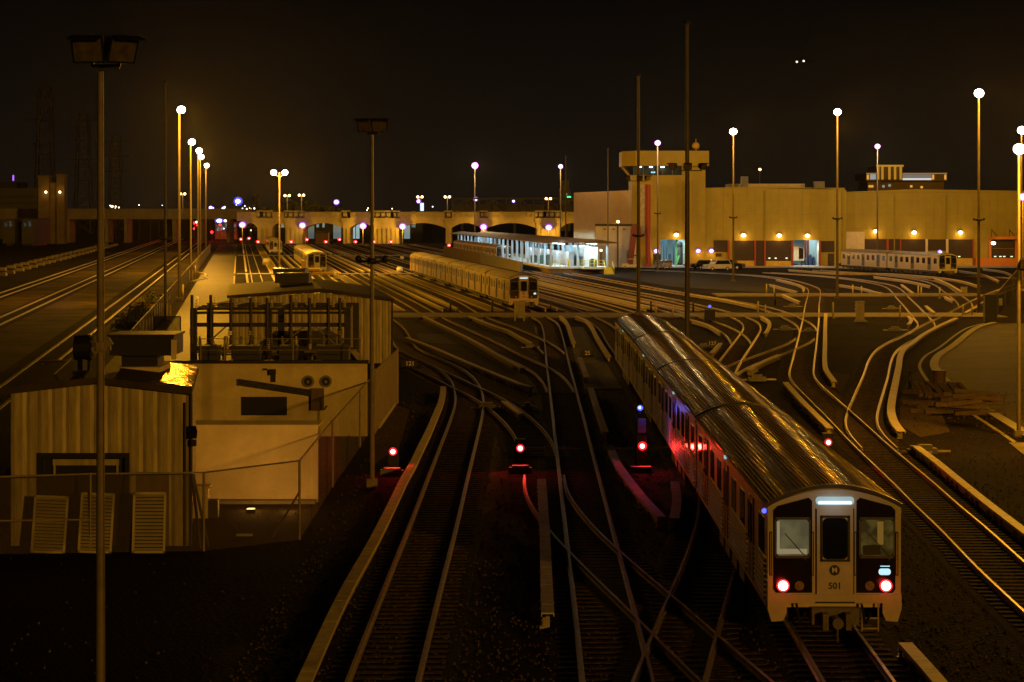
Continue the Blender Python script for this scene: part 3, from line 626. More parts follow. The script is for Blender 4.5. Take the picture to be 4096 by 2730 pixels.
def mast(label, X, Y, ztop, r=.16, lamp=None, lens_r=.38, power=0, col=SOD, floods=None, collar=None, arm=True, lens=L_SOD, group='lamp masts of the yard', twin=False, cap=False, dz=0.7, lx=0.0):
    t = thing('lamp_mast', label, 'lamp mast', (X, Y, 0), group)
    MB().tube((X, Y, 0), (X, Y, ztop), r, r * .62, 12).box((X, Y, .15), (r * 4, r * 4, .3)).build('pole', MASTP if ztop > 14 else POLE, t)
    if cap: MB().tube((X, Y, ztop), (X, Y, ztop + .25), .3, .22, 10).build('top_bracket', DARK, t)
    if lamp:
        for q in ((-.95, .95) if twin else (0,)):
            lp = (X + lx + q, Y - .05, ztop)
            if q: MB().tube((X, Y, ztop - .9), lp, .06, .05, 6).build('arm', POLE, t)
            MB().ball((lp[0], lp[1] + .08, lp[2] + .14), lens_r * 1.02, 12, 6, (1, 1, .75)).build('lamp_housing', DARK, t)
            MB().ball((lp[0], lp[1] - lens_r * .28, lp[2]), lens_r, 14, 9, (1.05, 1, .92)).build('lamp_lens', lens, t)
            if lens is L_VIO: MB().ball((lp[0], lp[1], lp[2]), lens_r * 1.45, 14, 8, (1, .2, .9)).build('lens_halo', L_VHALO, t)  # flat violet shell paints the glow around the lamp
            if power: plight((lp[0] + 1.2, lp[1] - lens_r - 3.4, lp[2] - dz), power, col, .35, t)
    if floods:
        zc, heads = floods
        h, l = MB(), MB()
        for dx, yaw in heads:
            hh, l = MB(), MB(); flood(hh, l, (X + dx, Y - .25, zc + .35), yaw, R(20)); fo = hh.build('floodlight', BLACK, t); l.build('flood_lens', REFL, fo)
        h.bar((X + min(0, min(q[0] for q in heads)), Y, zc), (X + max(0, max(q[0] for q in heads)), Y, zc), .08)
        for dx, yaw in heads: h.bar((X + dx, Y - .02, zc), (X + dx, Y - .12, zc + .2), .05)
        h.build('floodlight_bracket', BLACK, t)
    if collar is not None:
        for zc in collar: MB().tube((X, Y, zc), (X, Y, zc + .22), r * 2.0, n=10).bar((X - .55, Y, zc + .1), (X + .55, Y, zc + .1), .1).ball((X - .5, Y - .1, zc + .2), .13, 8, 5).ball((X + .5, Y - .1, zc + .2), .13, 8, 5).build('lamp_bracket', DARK, t)
    return t
def lampx(x, y, Y): v = QD(x, y, Y); return v
PW = 14000
for x, y, Y, lab in ((417, 253, 269, 'tall lit mast nearest in the left row, its lamp highest'), (443, 327, 392, 'second lit mast of the left row, by its orange glow'), (460, 347, 450, 'third lit mast of the left row, its lamp touching the one behind'), (465, 361, 499, 'fourth lit mast of the left row, its lamp just under the third'), (478, 381, 586, 'farthest lit mast of the left row')):
    v = lampx(x - 5, y, Y); mast(lab, v.x, Y, v.z, .20, True, (.46 if Y < 300 else .58), 30000 if Y < 300 else 20000, lx=.25)
v = lampx(380, 192, 220); mast('tall unlit mast at the left with a bracket near its foot', v.x, 220, v.z, .15, cap=True, collar=[7.6])
v = lampx(642, 397, 392); mast('mast with two lamps on side arms over the parked trains', v.x, 392, v.z, .17, True, .48, 24000, twin=True)
for x, y, Y, lab, lr, pw, vio in ((1091, 381, 600, 'slim lit mast standing in front of the viaduct', .65, 16000, 1), (1288, 383, 590, 'thin mast with a violet fringed lamp left of the shop', .45, 9000, 1), (1511, 329, 397, 'mast in front of the control tower with a violet fringed lamp above its roof', .38, 9000, 1), (1685, 303, 341, 'lit mast before the middle shop doors', .52, PW, 0), (1924, 258, 275, 'lit mast before the joint of the two shop halls', .42, PW, 0), (2016, 337, 417, 'mast with a small violet fringed lamp behind the two car train', .38, 9000, 1), (2249, 215, 232, 'lit mast at the right behind the crossing', .46, PW, 0), (2347, 300, 336, 'lit mast cut off by the right edge', .6, PW, 0)):
    v = lampx(x, y, Y); mast(lab, v.x, Y, v.z, .17, True, lr, pw, SOD if not vio else (1, .66, .32), collar=[9.4 if Y < 350 else 10] if Y < 400 else None, lens=L_VIO if vio else L_SOD, dz=.6)
v = lampx(2341, 343, 104.6); mast('near lit mast standing beside the kerb at the right edge', v.x, 104.6, v.z, .10, True, .26, 8500, floods=(7.6, [(.25, 0)]))
v = lampx(2350, 453, 300); mast('lower mast with a violet fringed lamp at the right edge', v.x, 300, v.z, .12, True, .4, 4000, lens=L_VIO)
v = lampx(1467, 176, 230); mast('left one of the two tall unlit masts in front of the control tower', v.x, 230, v.z, .20, floods=(13.4, [(-.95, -.7), (.1, 0), (.85, .7)]), collar=[7.8], cap=True)
v = lampx(1579, 56, 168); mast('tallest unlit mast, before the control tower with three black floodlights', v.x, 168, v.z, .20, floods=(13.3, [(-1.0, -.8), (0, 0), (1.05, .8)]), collar=[], cap=True)
v = lampx(855, 310, 85.6); mast('dark mast with a black floodlight beside the fence', v.x, 85.6, v.z, .095, floods=(13.15, [(-.18, -.35), (.24, .25)]), collar=[8.3])
v = lampx(231, 165, 43.2); mast('nearest mast at the left with two large unlit floodlights', v.x, 43.2, v.z, .093, floods=(12.95, [(-.14, -.12), (.36, .75)]))
MB().tube((v.x, 43.2, 7.62), (v.x, 43.2, 7.78), .2, .2, 12).bar((v.x - .12, 43.1, 7.6), (v.x + .22, 43.1, 7.8), .14).build('pole_collar', POLE, bpy.data.objects[[o.name for o in COL.objects if o.get('label', '').startswith('nearest mast at the left')][0]])
for x, y, Y, lab in ((1397, 343, 430, 'thin unlit pole against the metal clad end of the shop'), (1300, 360, 500, 'thin unlit pole left of the shop end wall')):
    v = lampx(x, y, Y); mast(lab, v.x, Y, v.z, .15, cap=True)
v = lampx(1746, 390, 520); mast('small lamp mast showing above the shop roof', v.x, 520, v.z, .14, True, .3, 0, lens=L_WARM)
# ---------------------------------------------------------------- the maintenance shop
SY = 441.0; sx = lambda x: (x - 1176.5) * SY / 5280.0; sz = lambda y: 10.2 - (y - 490.0) * SY / 5280.0
shop = thing('train_shop', 'long ochre maintenance shop with a control tower and rolling doors', 'building', (60, SY, 0))
def sb(name, m, x0, x1, y0, y1, dy=0.0, d=.12, par=None):     # a flat piece on the front, given by its outline in the survey picture
    return MB().bx(sx(x0), sx(x1), SY - d - dy, SY - dy, sz(y1), sz(y0)).build(name, m, par or shop)
WZ = lambda y: max(0.0, sz(y))
# walls
b = MB()
b.bx(sx(1620), sx(1941), SY, SY + .5, sz(552), sz(432))
b.prism([(sx(1620), sz(432)), (sx(1941), sz(436)), (sx(1790), sz(428))], SY, SY + .5)
b.bx(sx(1620), sx(1822), SY, SY + .5, 0, sz(552)); b.bx(sx(1881), sx(1941), SY, SY + .5, 0, sz(552))
b.bx(sx(1941) - .01, sx(1941) + .3, SY, SY + 60, 0, sz(437)); b.build('wall', TAN, shop)
b = MB(); b.bx(sx(1941) + .3, sx(2520), SY + 2.5, SY + 3.0, 0, sz(441)); b.prism([(sx(1941) + .3, sz(441.1)), (sx(2520), sz(441.1)), (sx(2100), sz(435))], SY + 2.5, SY + 3.0); b.build('wall', TAN, shop)
b = MB(); b.bx(sx(1620), sx(1941), SY + .5, SY + 60, sz(434) - .5, sz(434) - .2); b.bx(sx(1941) + .3, sx(2520), SY + 3, SY + 60, sz(443), sz(442)); b.bx(23.6, sx(1620), SY + 12, SY + 60, 13.6, 13.9); b.build('roof', ROOFDK, shop)
b = MB(); b.bx(sx(1700), sx(1880), SY + 20, SY + 30, sz(434) - .2, sz(434) + 1.2); b.build('roof_parapet', TANW, shop)
for x, w, h in ((1722, 22, 2.6), (1895, 34, 1.6)): MB().bx(sx(x), sx(x) + w * .06, SY + 15, SY + 17, sz(434) - .2, sz(434) + h).build('roof_unit', GRY, shop)
# tower
b = MB()
b.bx(sx(1452), sx(1517), SY - .9, SY + .2, 0, sz(403)); b.bx(sx(1573), sx(1620), SY - .9, SY + .2, 0, sz(403)); b.bx(sx(1517), sx(1573), SY - .9, SY + .2, sz(551), sz(403))
b.bx(sx(1452), sx(1452) + .3, SY + .2, SY + 13, 0, sz(403)); b.bx(sx(1620) - .3, sx(1620), SY + .5, SY + 13, sz(432), sz(403)); b.bx(sx(1452), sx(1620), SY + 12.6, SY + 13, sz(440), sz(403))
b.bx(sx(1566), sx(1620), SY - .9, SY + 12, sz(403), sz(382))
b.build('tower_wall', TAN, shop)
SEAM = mat('panel_seam', (.30, .235, .022), .7)
b = MB()
for z in (7.2, 9.9, 12.5): b.bx(sx(1622), sx(1940), SY - .02, SY, z, z + .06); b.bx(sx(1943), sx(2500), SY + 2.48, SY + 2.5, z, z + .06)
for i in range(18): x = sx(1625 + i * 18.3); b.bx(x, x + .05, SY - .022, SY, 5.1, 14.8)
for i in range(28): x = sx(1950 + i * 18.3); b.bx(x, x + .05, SY + 2.478, SY + 2.5, 5.1, 13.8)
b.bx(sx(1620), sx(1941), SY - .08, SY, sz(433.5), sz(432)); b.bx(sx(1942), sx(2500), SY + 2.4, SY + 2.5, sz(442.6), sz(441))
b.build('panel_seams', SEAM, shop)
for x in (1757, 1935, 2060, 2180): MB().tube((sx(x), SY - .12 + (2.5 if x > 1941 else 0), 5.2 if x < 1900 else 0), (sx(x), SY - .12 + (2.5 if x > 1941 else 0), 14.4 if x < 1941 else 13.6), .11, n=8).build('downpipe', SEAM, shop)
b = MB(); b.prism([(sx(1430), SY + 13), (sx(1430), SY + 1.5), (sx(1458), SY - 3.2), (sx(1626), SY - 3.2), (sx(1626), SY + 13)], sz(382), sz(348), 'Z'); b.build('tower_cap', TAN, shop)
b = MB(); b.bx(sx(1456), sx(1566), SY - .2, SY - .1, sz(403), sz(382)); b.build('tower_window', mat('tower_glass_dim', (.035, .045, .045), .5, 0, .6, .6, spec=.03), shop)
b = MB()
for i in range(6): x = sx(1456 + i * 22); b.bar((x, SY - .9, sz(403)), (x - .1, SY - 2.2, sz(383)), .14, .14)
b.build('tower_mullions', GRY, shop)
for i in range(4): MB().bx(sx(1466 + i * 26), sx(1474 + i * 26), SY - .6, SY - .3, sz(385.5), sz(383.5)).build('tower_lamp', L_COOL, shop)
MB().bx(sx(1496), sx(1505), SY - .3, SY - .2, sz(398), sz(395)).build('blue_screen', emi('blue_screen', (.2, .5, 1), 2.0), shop)
b = MB(); b.bar((sx(1434), SY + 6, sz(382)), (sx(1452), SY + 5, sz(405)), .5); b.build('tower_bracket', TAN, shop)
v = QD(1599, 338, SY + 5); b = MB(); b.tube((v.x, v.y, sz(348)), (v.x, v.y, sz(318)), .1).ball((v.x, v.y, sz(334)), .75); b.build('roof_siren', YELLOW, shop)
# metal clad end wall running back to the left
MB().add([(23.6, SY, 0), (13.4, 499, 0), (13.4, 499, 14.6), (23.6, SY, 14.6), (24.0, SY, 0), (13.8, 499, 0), (13.8, 499, 14.6), (24.0, SY, 14.6)], [(0, 1, 2, 3), (7, 6, 5, 4), (0, 4, 5, 1), (1, 5, 6, 2), (2, 6, 7, 3), (3, 7, 4, 0)]).build('metal_end_wall', mat('bright_metal_cladding', (.46, .33, .12), .30, .8, .15, .6, .5, wave=('Y', .8)), shop)
a0 = Vector((22.9, 434, 0)); 
MB().add([(15.8, 432, 0), (23.3, 432, 0), (23.3, 432, 7.9), (15.8, 432, 8.1), (15.8, 438, 0), (23.3, 438, 0), (23.3, 438, 7.9), (15.8, 438, 8.1)], [(0, 1, 2, 3), (7, 6, 5, 4), (0, 4, 5, 1), (1, 5, 6, 2), (2, 6, 7, 3), (3, 7, 4, 0)]).build('annex', mat('pale_annex', (.50, .47, .42), .7, 0, .12, .5), shop)
MB().bx(15.6, 23.5, 431.8, 432.0, 7.75, 8.15).build('annex_edge', DARK, shop)
for x in (1382, 1402, 1426): MB().bx(sx(x), sx(x) + .5, 431.6, 432, sz(527), sz(525)).build('annex_vent', DARK, shop)
# doors, panels, columns of the middle hall
for x0, x1, y0, y1, m, n in ((1639.5, 1671.5, 552.6, 579.6, BROWN, 'dark_panel'), (1683.6, 1733, 553.4, 599.4, BROWN, 'rolling_door'), (1737, 1755.5, 553, 611.6, BROWN, 'dark_panel'), (1759.5, 1817.5, 553.4, 600, BROWN, 'rolling_door'), (1886.5, 1917, 554, 580, BROWN, 'dark_panel'), (1902, 1916.5, 583, 611.6, BROWN, 'side_door'), (1644, 1658, 582.5, 590, BROWN, 'dark_panel')):
    o = sb(n, m, x0, x1, y0, y1)
    if n == 'rolling_door':
        MB().bx(sx(x0), sx(x1), SY - .16, SY, 0, sz(y1) - .02).build('door_foot', YELLOW, o)
        if x0 > 1740:
            for q in (1765.5, 1780, 1805): MB().bx(sx(q), sx(q + 4.5), SY - .14, SY - .11, sz(595), sz(592.5)).build('door_light', emi('pale_green_window', (.75, .95, .62), 1.4), o)
for x0, x1 in ((1671.6, 1676), (1733.2, 1736.8), (1755.6, 1759.3), (1818, 1822), (1881.5, 1886)): sb('red_column', RED, x0, x1, 552.8, 611.9, 0, .35)
# openings and lit bays
def bay(x0, x1, ytop, name):
    xa, xb, zt = sx(x0), sx(x1), sz(ytop)
    b = MB(); b.bx(xa - .3, xa, SY + .5, SY + 22, 0, zt + 1); b.bx(xb, xb + .3, SY + .5, SY + 22, 0, zt + 1); b.bx(xa - .3, xb + .3, SY + 22, SY + 22.3, 0, zt + 1); b.bx(xa - .3, xb + .3, SY + .5, SY + 22, zt + .8, zt + 1); b.build(name, mat('bay_white', (.62, .68, .68), .6, 0, .15, .4), shop)
    MB().bx(xa, xb, SY - 2, SY + 22, .065, .09).build('bay_floor', PALECONC, shop)
    alight(((xa + xb) / 2, SY + 10, zt + .6), xb - xa - 1, 14, 520, (.62, .95, 1.0))
    alight(((xa + xb) / 2, SY + 1.0, zt - .3), xb - xa - 1, .5, 260, (.62, .95, 1.0), (R(-25), 0, 0))
bay(1517, 1573, 551, 'bay_room'); bay(1822.2, 1881, 554, 'bay_room')
b = MB()
for q in (1523, 1530, 1536, 1553): b.bx(sx(q), sx(q) + .3, SY + 8, SY + 8.3, 0, 5.6)
b.bx(sx(1545), sx(1550), SY + 10, SY + 12, 0, 2.2); b.bx(sx(1531), sx(1541), SY + 9, SY + 11, 0, .9); b.build('bay_rack', mat('rack_blue', (.10, .2, .3), .5), shop)
MB().bx(sx(1555), sx(1558.5), SY + 3, SY + 3.3, 0, 5.6).bar((sx(1556), SY + 3, .3), (sx(1563), SY + 3, 2.0), .35).build('green_post', mat('green_paint', (.18, .6, .22), .5), shop)
MB().bx(sx(1562), sx(1571), SY + 5, SY + 8, 0, 3.6).ball((sx(1566), SY + 6, 4.0), .7).build('bay_machine', GRY, shop)
cc = link('stored_train_nose', M_BODY, shop, (sx(1834) - 60, 3.2, 0)); cc.scale = (1, .8, 1); link('stored_train_roof', M_ROOF, cc); link('stored_train_cab', M_PANEL, cc)
b = MB()
for q in (1858, 1864): b.bx(sx(q), sx(q) + .35, SY + 6, SY + 6.35, 0, 5)
b.build('bay_column', RED, shop)
b = MB()
for q, w, h in ((1848, 5, 1.8), (1856, 5, 1.4), (1864, 7, 2.2), (1873, 5, 1.7)): b.bx(sx(q), sx(q + w), SY + 3.5, SY + 5, 0.1, h * .8); b.tube((sx(q), SY + 4, h * .85), (sx(q + w), SY + 4, h * .85), .28)
b.build('bay_machine', mat('machine_blue', (.03, .06, .16), .5), shop)
# right hall
for x0, x1, y0, y1, m, n in ((1990, 2041, 550, 582, BROWN, 'dark_panel'), (2047, 2072, 550, 582, BROWN, 'dark_panel'), (2075.5, 2131.5, 550.5, 598, BROWN, 'rolling_door'), (2137, 2178.5, 551, 577, BROWN, 'dark_panel'), (2184.5, 2240, 551, 594, BROWN, 'rolling_door'), (2285, 2337.5, 552.5, 571, BROWN, 'dark_panel'), (2285, 2337.5, 572, 594, BROWN, 'rolling_door')):
    o = sb(n, m, x0, x1, y0, y1, -2.5)
    if n == 'rolling_door' and x0 > 2100:
        for q in ((2187, 2195, 2207) if x0 < 2200 else (2290, 2302, 2311, 2328)): MB().bx(sx(q), sx(q) + .45, SY + 2.34, SY + 2.38, sz(591.5), sz(589.5)).build('door_light', emi('pale_green_window', (.75, .95, .62), 1.4), o)
        MB().bx(sx(x0), sx(x1), SY + 2.3, SY + 2.5, 0, sz(y1) - .05).build('door_foot', YELLOW if x0 < 2200 else ORANGE, o)
for x0, x1, m in ((2041.5, 2046.5, RED), (2072.3, 2075.2, RED), (2131.7, 2136.8, TANW), (2179, 2184.2, TANW), (2240.2, 2244, RED)): sb('column', m, x0, x1, 550, 610, -2.5, .35)
b = MB(); b.bx(sx(2277), sx(2352), SY - .8, SY + 2.5, sz(550), sz(544)); b.bx(sx(2277), sx(2283), SY + 2, SY + 2.4, 0, sz(550)); b.bx(sx(2338), sx(2344), SY + 2, SY + 2.4, 0, sz(550)); b.build('canopy', ORANGE, shop)
b = MB(); b.bx(sx(2247), sx(2360), SY + 1.9, SY + 2.2, 0, sz(594)); b.build('orange_plinth', ORANGE, shop)
for q in (2281, 2322): MB().bar((sx(q), SY + 1, sz(544)), (sx(q), SY + 1, sz(527)), .1).bar((sx(q), SY + 1, sz(528)), (sx(q + 8), SY - .6, sz(543)), .1).build('canopy_stay', DARK, shop)
b = MB(); b.bx(sx(1941) + .4, sx(1989), SY + 1.3, SY + 2.5, 0, sz(533)); b.build('low_wall', TANW, shop)
for x, y, dy in ((1553, 540, .9), (1708, 541, 0), (1790, 541.5, 0), (1855, 542, 0), (2016, 532, -2.5), (2105, 535, -2.5), (2212, 535, -2.5), (2278, 559, 1.5), (1507, 577, .9), (1603, 577, .9), (1634, 577, 0)):
    X, Z, Yw = sx(x), sz(y), SY - dy; big = y < 570
    w = MB().bx(X - .35, X + .35, Yw - .35, Yw, Z + .1, Z + .35).build('wall_lamp', DARK, shop)
    MB().ball((X, Yw - .38, Z), .40 if big else .33, 10, 6, (1.1, .7, .8)).build('wall_lamp_lens', emi('wall_lamp_glow', (1, .90, .74), 7) if big else L_VIO, w)
    if not big: MB().ball((X, Yw - .25, Z), .55, 12, 7, (1, .25, .9)).build('lens_halo', L_VHALO, w)  # violet shell paints the glow around the small wall lamp
    plight((X, Yw - 1.1, Z - .6), 120 if big else 70, (1, .48, .10), .2, shop)
# dust silo, chute and pipes beside the tower
t = thing('dust_silo', 'white dust collector silo on legs beside the control tower', 'silo', (27, 436, 0))
x0 = sx(1476); MB().tube((x0, 437, sz(528)), (x0, 437, sz(425)), .8, n=14).tube((x0, 437, sz(545)), (x0, 437, sz(528)), .25, .8, 14).build('silo_body', mat('silo_white', (.42, .38, .33), .6, 0, .35, 1.5), t)
for a in (-.75, .75):
    for c in (-.6, .6): MB().bar((x0 + a, 437 + c, 0), (x0 + a * .8, 437 + c, sz(528)), .12).build('leg', RED, t)
for x, w, y0, ya, lab in ((1485.5, .9, 425, 436, 'tall red pipe left of the tower doorway'), (1577.5, .8, 415, 439, 'tall red pipe right of the tower doorway')):
    MB_o = MB().tube((sx(x), ya, 0), (sx(x), ya, sz(y0)), w * .55, n=10).bx(sx(x) - .7, sx(x) + .7, ya - .5, ya + .5, 0, .5).build('red_pipe', RED, None); tag(MB_o, lab, 'pipe', 'red pipes on the tower')
o = MB().prism([(sx(1433), 0), (sx(1446), 0), (sx(1458), sz(515)), (sx(1446), sz(515))], 429, 430.5).bar((sx(1440), 429.5, sz(585)), (sx(1455), 429.5, sz(585)), .25).build('red_chute', mat('dark_red_chute', (.16, .012, .010), .5)); tag(o, 'leaning dark red chute left of the white silo', 'chute')
t = thing('control_cabinet', 'brown control cabinet by the tower doorway', 'cabinet', (sx(1506), 436, 0))
MB().bx(sx(1498), sx(1514), 435.5, 437, 0, sz(583)).build('case', BROWN, t); MB().bx(sx(1505), sx(1508), 435.4, 435.5, sz(598), sz(590)).build('label_plate', YELLOW, t)

# ---------------------------------------------------------------- cleaning platform
pl = thing('cleaning_platform', 'long roofed cleaning platform lit white with blue columns and yellow rails', 'platform', (6, 386, 0))
D0 = Vector((SL, 1, 0)).normalized(); O0 = Vector((6.0, 386.0, 0)); Rg = Vector((D0.y, -D0.x, 0))
def lp(u, v, z): q = O0 + D0 * v + Rg * u; return Vector((q.x, q.y, z))
def pbox(b, u0, u1, v0, v1, z0, z1):
    vs = [lp(u, v, z) for z in (z0, z1) for v in (v0, v1) for u in (u0, u1)]
    return b.add(vs, [(0, 2, 3, 1), (4, 5, 7, 6), (0, 1, 5, 4), (2, 6, 7, 3), (0, 4, 6, 2), (1, 3, 7, 5)])
LEN = 172
b = MB(); pbox(b, 0, 5.6, 0, LEN, .85, 1.2); pbox(b, 5.6, 10, -4, LEN, .85, 1.2); b.build('deck', mat('pale_deck', (.55, .55, .45), .7, 0, .2, .4), pl)
b = MB(); pbox(b, .25, 10, .3, LEN, .0, .85); b.build('plinth', mat('brown_plinth', (.18, .13, .08), .8), pl)
b = MB()
for (u0, u1, v0) in ((-.8, 5.2, 0), (5.25, 11, -6)):
    vs = [lp(u0, v0, 5.3), lp((u0 + u1) / 2, v0, 5.75), lp(u1, v0, 5.3), lp(u1, v0, 5.15), lp(u0, v0, 5.15)]; vs += [q + D0 * (LEN - v0) for q in vs]
    b.add(vs, [(0, 1, 2, 3, 4), (9, 8, 7, 6, 5)] + [(i, 5 + i, 5 + (i + 1) % 5, (i + 1) % 5) for i in range(5)])
b.build('roof', mat('platform_roof', (.16, .12, .095), .6, .1, .3, .5), pl)
BLUEC = mat('pale_blue_paint', (.50, .68, .85), .5, 0, .08, 2)
for u in (.6, 5.2, 9.4):
    for i in range(22):
        v = .6 + i * 7.8 - (5 if u > 9 and i == 0 else 0)
        if u > 6 and i > 6: continue
        b = MB(); pbox(b, u - .16, u + .16, v - .16, v + .16, 1.2, 5.2); b.build('column', BLUEC, pl)
for i in range(20):
    for u in (2.4, 7.9):
        if u > 5 and i > 5: continue
        b = MB(); pbox(b, u - .15, u + .15, i * 8 - 2, i * 8 + 3, 4.95, 5.08); b.build('tube_lamp', L_COOL, pl)
for v, p in ((2, 300), (18, 300)):
    q = lp(2.4, v, 4.85); alight((q.x, q.y, q.z), 1.0, 14, p, (.66, .92, 1.0), (0, 0, YTH))
for i in range(14): q = lp(2.9, 6 + i * 12.2, 4.3); plight(tuple(q), 340 + 14 * i, (.66, .92, 1.0), .5, pl)
for v in (-2, 14): q = lp(8, v, 4.85); alight((q.x, q.y, q.z), 1.6, 10, 520, (.66, .92, 1.0), (0, 0, YTH))
WC = mat('white_panel', (.72, .74, .72), .5, 0, .06, 1)
b = MB(); pbox(b, 6.6, 9.0, 3, 30, 1.2, 4.4); b.build('equipment_room', WC, pl)
b = MB(); pbox(b, 4.2, 5.0, 4, 60, 1.2, 3.6); b.build('partition', mat('blue_grey_panel', (.35, .42, .48), .5, 0, .15, .8), pl)
YR = mat('yellow_rail', (.68, .58, .06), .5, 0, .1, 2)
def rail_fence(name, pts, n, h=1.1):
    b = MB()
    for a, c in zip(pts, pts[1:]):
        for z in (.55, h): b.bar(a + Vector((0, 0, z)), c + Vector((0, 0, z)), .07)
        for i in range(n + 1): q = a.lerp(c, i / n); b.bar(q, q + Vector((0, 0, h)), .07)
    b.build(name, YR, pl)
rail_fence('yellow_railing', [lp(.3, .2, 1.2), lp(4.0, .2, 1.2)], 4); rail_fence('yellow_railing', [lp(5.7, -3.8, 1.2), lp(9.8, -3.8, 1.2)], 4); rail_fence('yellow_railing', [lp(5.7, -3.8, 1.2), lp(5.7, 6, 1.2)], 5)
b = MB()
for i in range(5): pbox(b, 8.9, 10.3, -4 - .35 * (i + 1), -4 - .35 * i, 0, 1.2 - .24 * (i + 1) + .12)
b.build('stairs', YR, pl)
b = MB()
for u in (8.9, 10.3): b.bar(lp(u, -6, .9), lp(u, -4, 2.1), .1).bar(lp(u, -6, 0), lp(u, -6, .9), .1)
b.build('stair_rail', YR, pl)
GRN = mat('green_machine', (.03, .09, .07), .5, 0, .2, 2)
for u, v, h in ((1.2, 10, 1.7), (1.4, 20, 1.5), (1.1, 30, 1.3), (7, -2, 1.2)):
    b = MB(); pbox(b, u, u + 1.0, v, v + 1.6, 1.2, 1.2 + h); pbox(b, u + .2, u + .8, v + .3, v + 1.2, 1.2 + h, 1.35 + h); b.build('floor_machine', GRN, pl)
for u, v in ((.9, 3), (.8, 26), (3.6, .6), (7.4, -3.4)):
    b = MB(); b.tube(lp(u, v, 1.2), lp(u, v, 2.5), .14, n=8); b.ball(lp(u, v, 2.5), .14, 8, 5); b.build('yellow_post', YR, pl)
wl = thing('retaining_wall', 'low wall toned grey and brown for its lighting, behind the six car train', 'wall', (1.5, 396, 0))
MB().add([(yd(20.5, 396), 396, 0), (yd(20.9, 396), 396, 0), (yd(20.9, 462), 462, 0), (yd(20.5, 462), 462, 0), (yd(20.5, 396), 396, 1.75), (yd(20.9, 396), 396, 1.75), (yd(20.9, 462), 462, 2.2), (yd(20.5, 462), 462, 2.2)], [(0, 1, 5, 4), (1, 2, 6, 5), (2, 3, 7, 6), (3, 0, 4, 7), (4, 5, 6, 7)]).build('grey_lit_wall', GREYW, wl)
MB().add([(yd(20.52, 462), 462, 0), (yd(20.9, 462), 462, 0), (yd(20.9, 545), 545, 0), (yd(20.52, 545), 545, 0), (yd(20.52, 462), 462, 2.2), (yd(20.9, 462), 462, 2.2), (yd(20.9, 545), 545, 2.3), (yd(20.52, 545), 545, 2.3)], [(1, 2, 6, 5), (2, 3, 7, 6), (3, 0, 4, 7), (4, 5, 6, 7)]).build('brown_lit_wall', mat('brown_lit_wall', (.15, .11, .07), .8), wl)  # grey and brown parts paint in the different light on one wall
# ---------------------------------------------------------------- viaduct and far background
VY = 765.0
vx = lambda x, Y=VY: (x - 1176.5) * Y / 5280.0
vz = lambda y, Y=VY: 10.2 - (y - 490.0) * Y / 5280.0
vd = thing('viaduct', 'long concrete road viaduct with arches crossing behind the yard', 'bridge', (0, VY, 0))
piers = [(592, 625), (656, 697), (788, 803), (858, 917), (1024, 1036), (1105, 1118), (1232, 1288), (1340, 1400)]
edges = [(560, 560)] + piers
b = MB()
for (a0, a1), (c0, c1) in zip(edges, edges[1:]):
    x0, x1 = vx(a1), vx(c0); n = 14; zs, zc = vz(525), vz(513); low = []
    for i in range(n + 1): u = i / n; low.append((x0 + (x1 - x0) * u, zs + (zc - zs) * (1 - (2 * u - 1) ** 2)))
    b.prism(low + [(x1, vz(508)), (x0, vz(508))], VY, VY + 18)
b.build('arch_soffit', VIA, vd)
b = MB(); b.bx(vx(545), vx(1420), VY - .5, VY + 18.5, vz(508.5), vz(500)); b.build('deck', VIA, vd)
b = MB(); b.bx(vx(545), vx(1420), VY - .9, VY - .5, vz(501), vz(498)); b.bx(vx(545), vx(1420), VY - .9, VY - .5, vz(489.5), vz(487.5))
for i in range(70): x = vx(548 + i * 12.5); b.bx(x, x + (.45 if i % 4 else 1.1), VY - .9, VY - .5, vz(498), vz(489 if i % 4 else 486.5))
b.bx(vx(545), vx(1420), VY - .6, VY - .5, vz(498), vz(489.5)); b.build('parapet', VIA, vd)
for a0, a1 in piers:
    b = MB(); b.bx(vx(a0), vx(a1), VY - .4, VY + 18, 0, vz(508))
    n = max(2, int((a1 - a0) / 9))
    for i in range(n): x = vx(a0 + (a1 - a0) * (i + .5) / n); b.bx(x - .35, x + .35, VY - .8, VY - .4, 0, vz(526))
    if a1 - a0 > 11: b.bx(vx(a0) - .4, vx(a1) + .4, VY - .9, VY - .4, vz(512), vz(484.5))
    b.build('pier', VIA, vd)
vl = thing('viaduct_wing', 'darker left wing of the viaduct running to the ornate tower', 'bridge', (-120, VY + 25, 0))
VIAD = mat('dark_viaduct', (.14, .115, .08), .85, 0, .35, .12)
YL = VY + 25
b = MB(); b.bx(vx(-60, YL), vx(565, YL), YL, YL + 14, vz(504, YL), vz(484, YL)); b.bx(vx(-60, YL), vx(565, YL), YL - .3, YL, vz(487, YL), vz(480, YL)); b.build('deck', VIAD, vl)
for x0, x1 in ((20, 30), (60, 75), (150, 158), (240, 247), (284, 291), (395, 403), (455, 463), (520, 528)): MB().bx(vx(x0, YL), vx(x1, YL), YL + 1, YL + 12, 0, vz(504, YL)).build('pier', VIAD, vl)
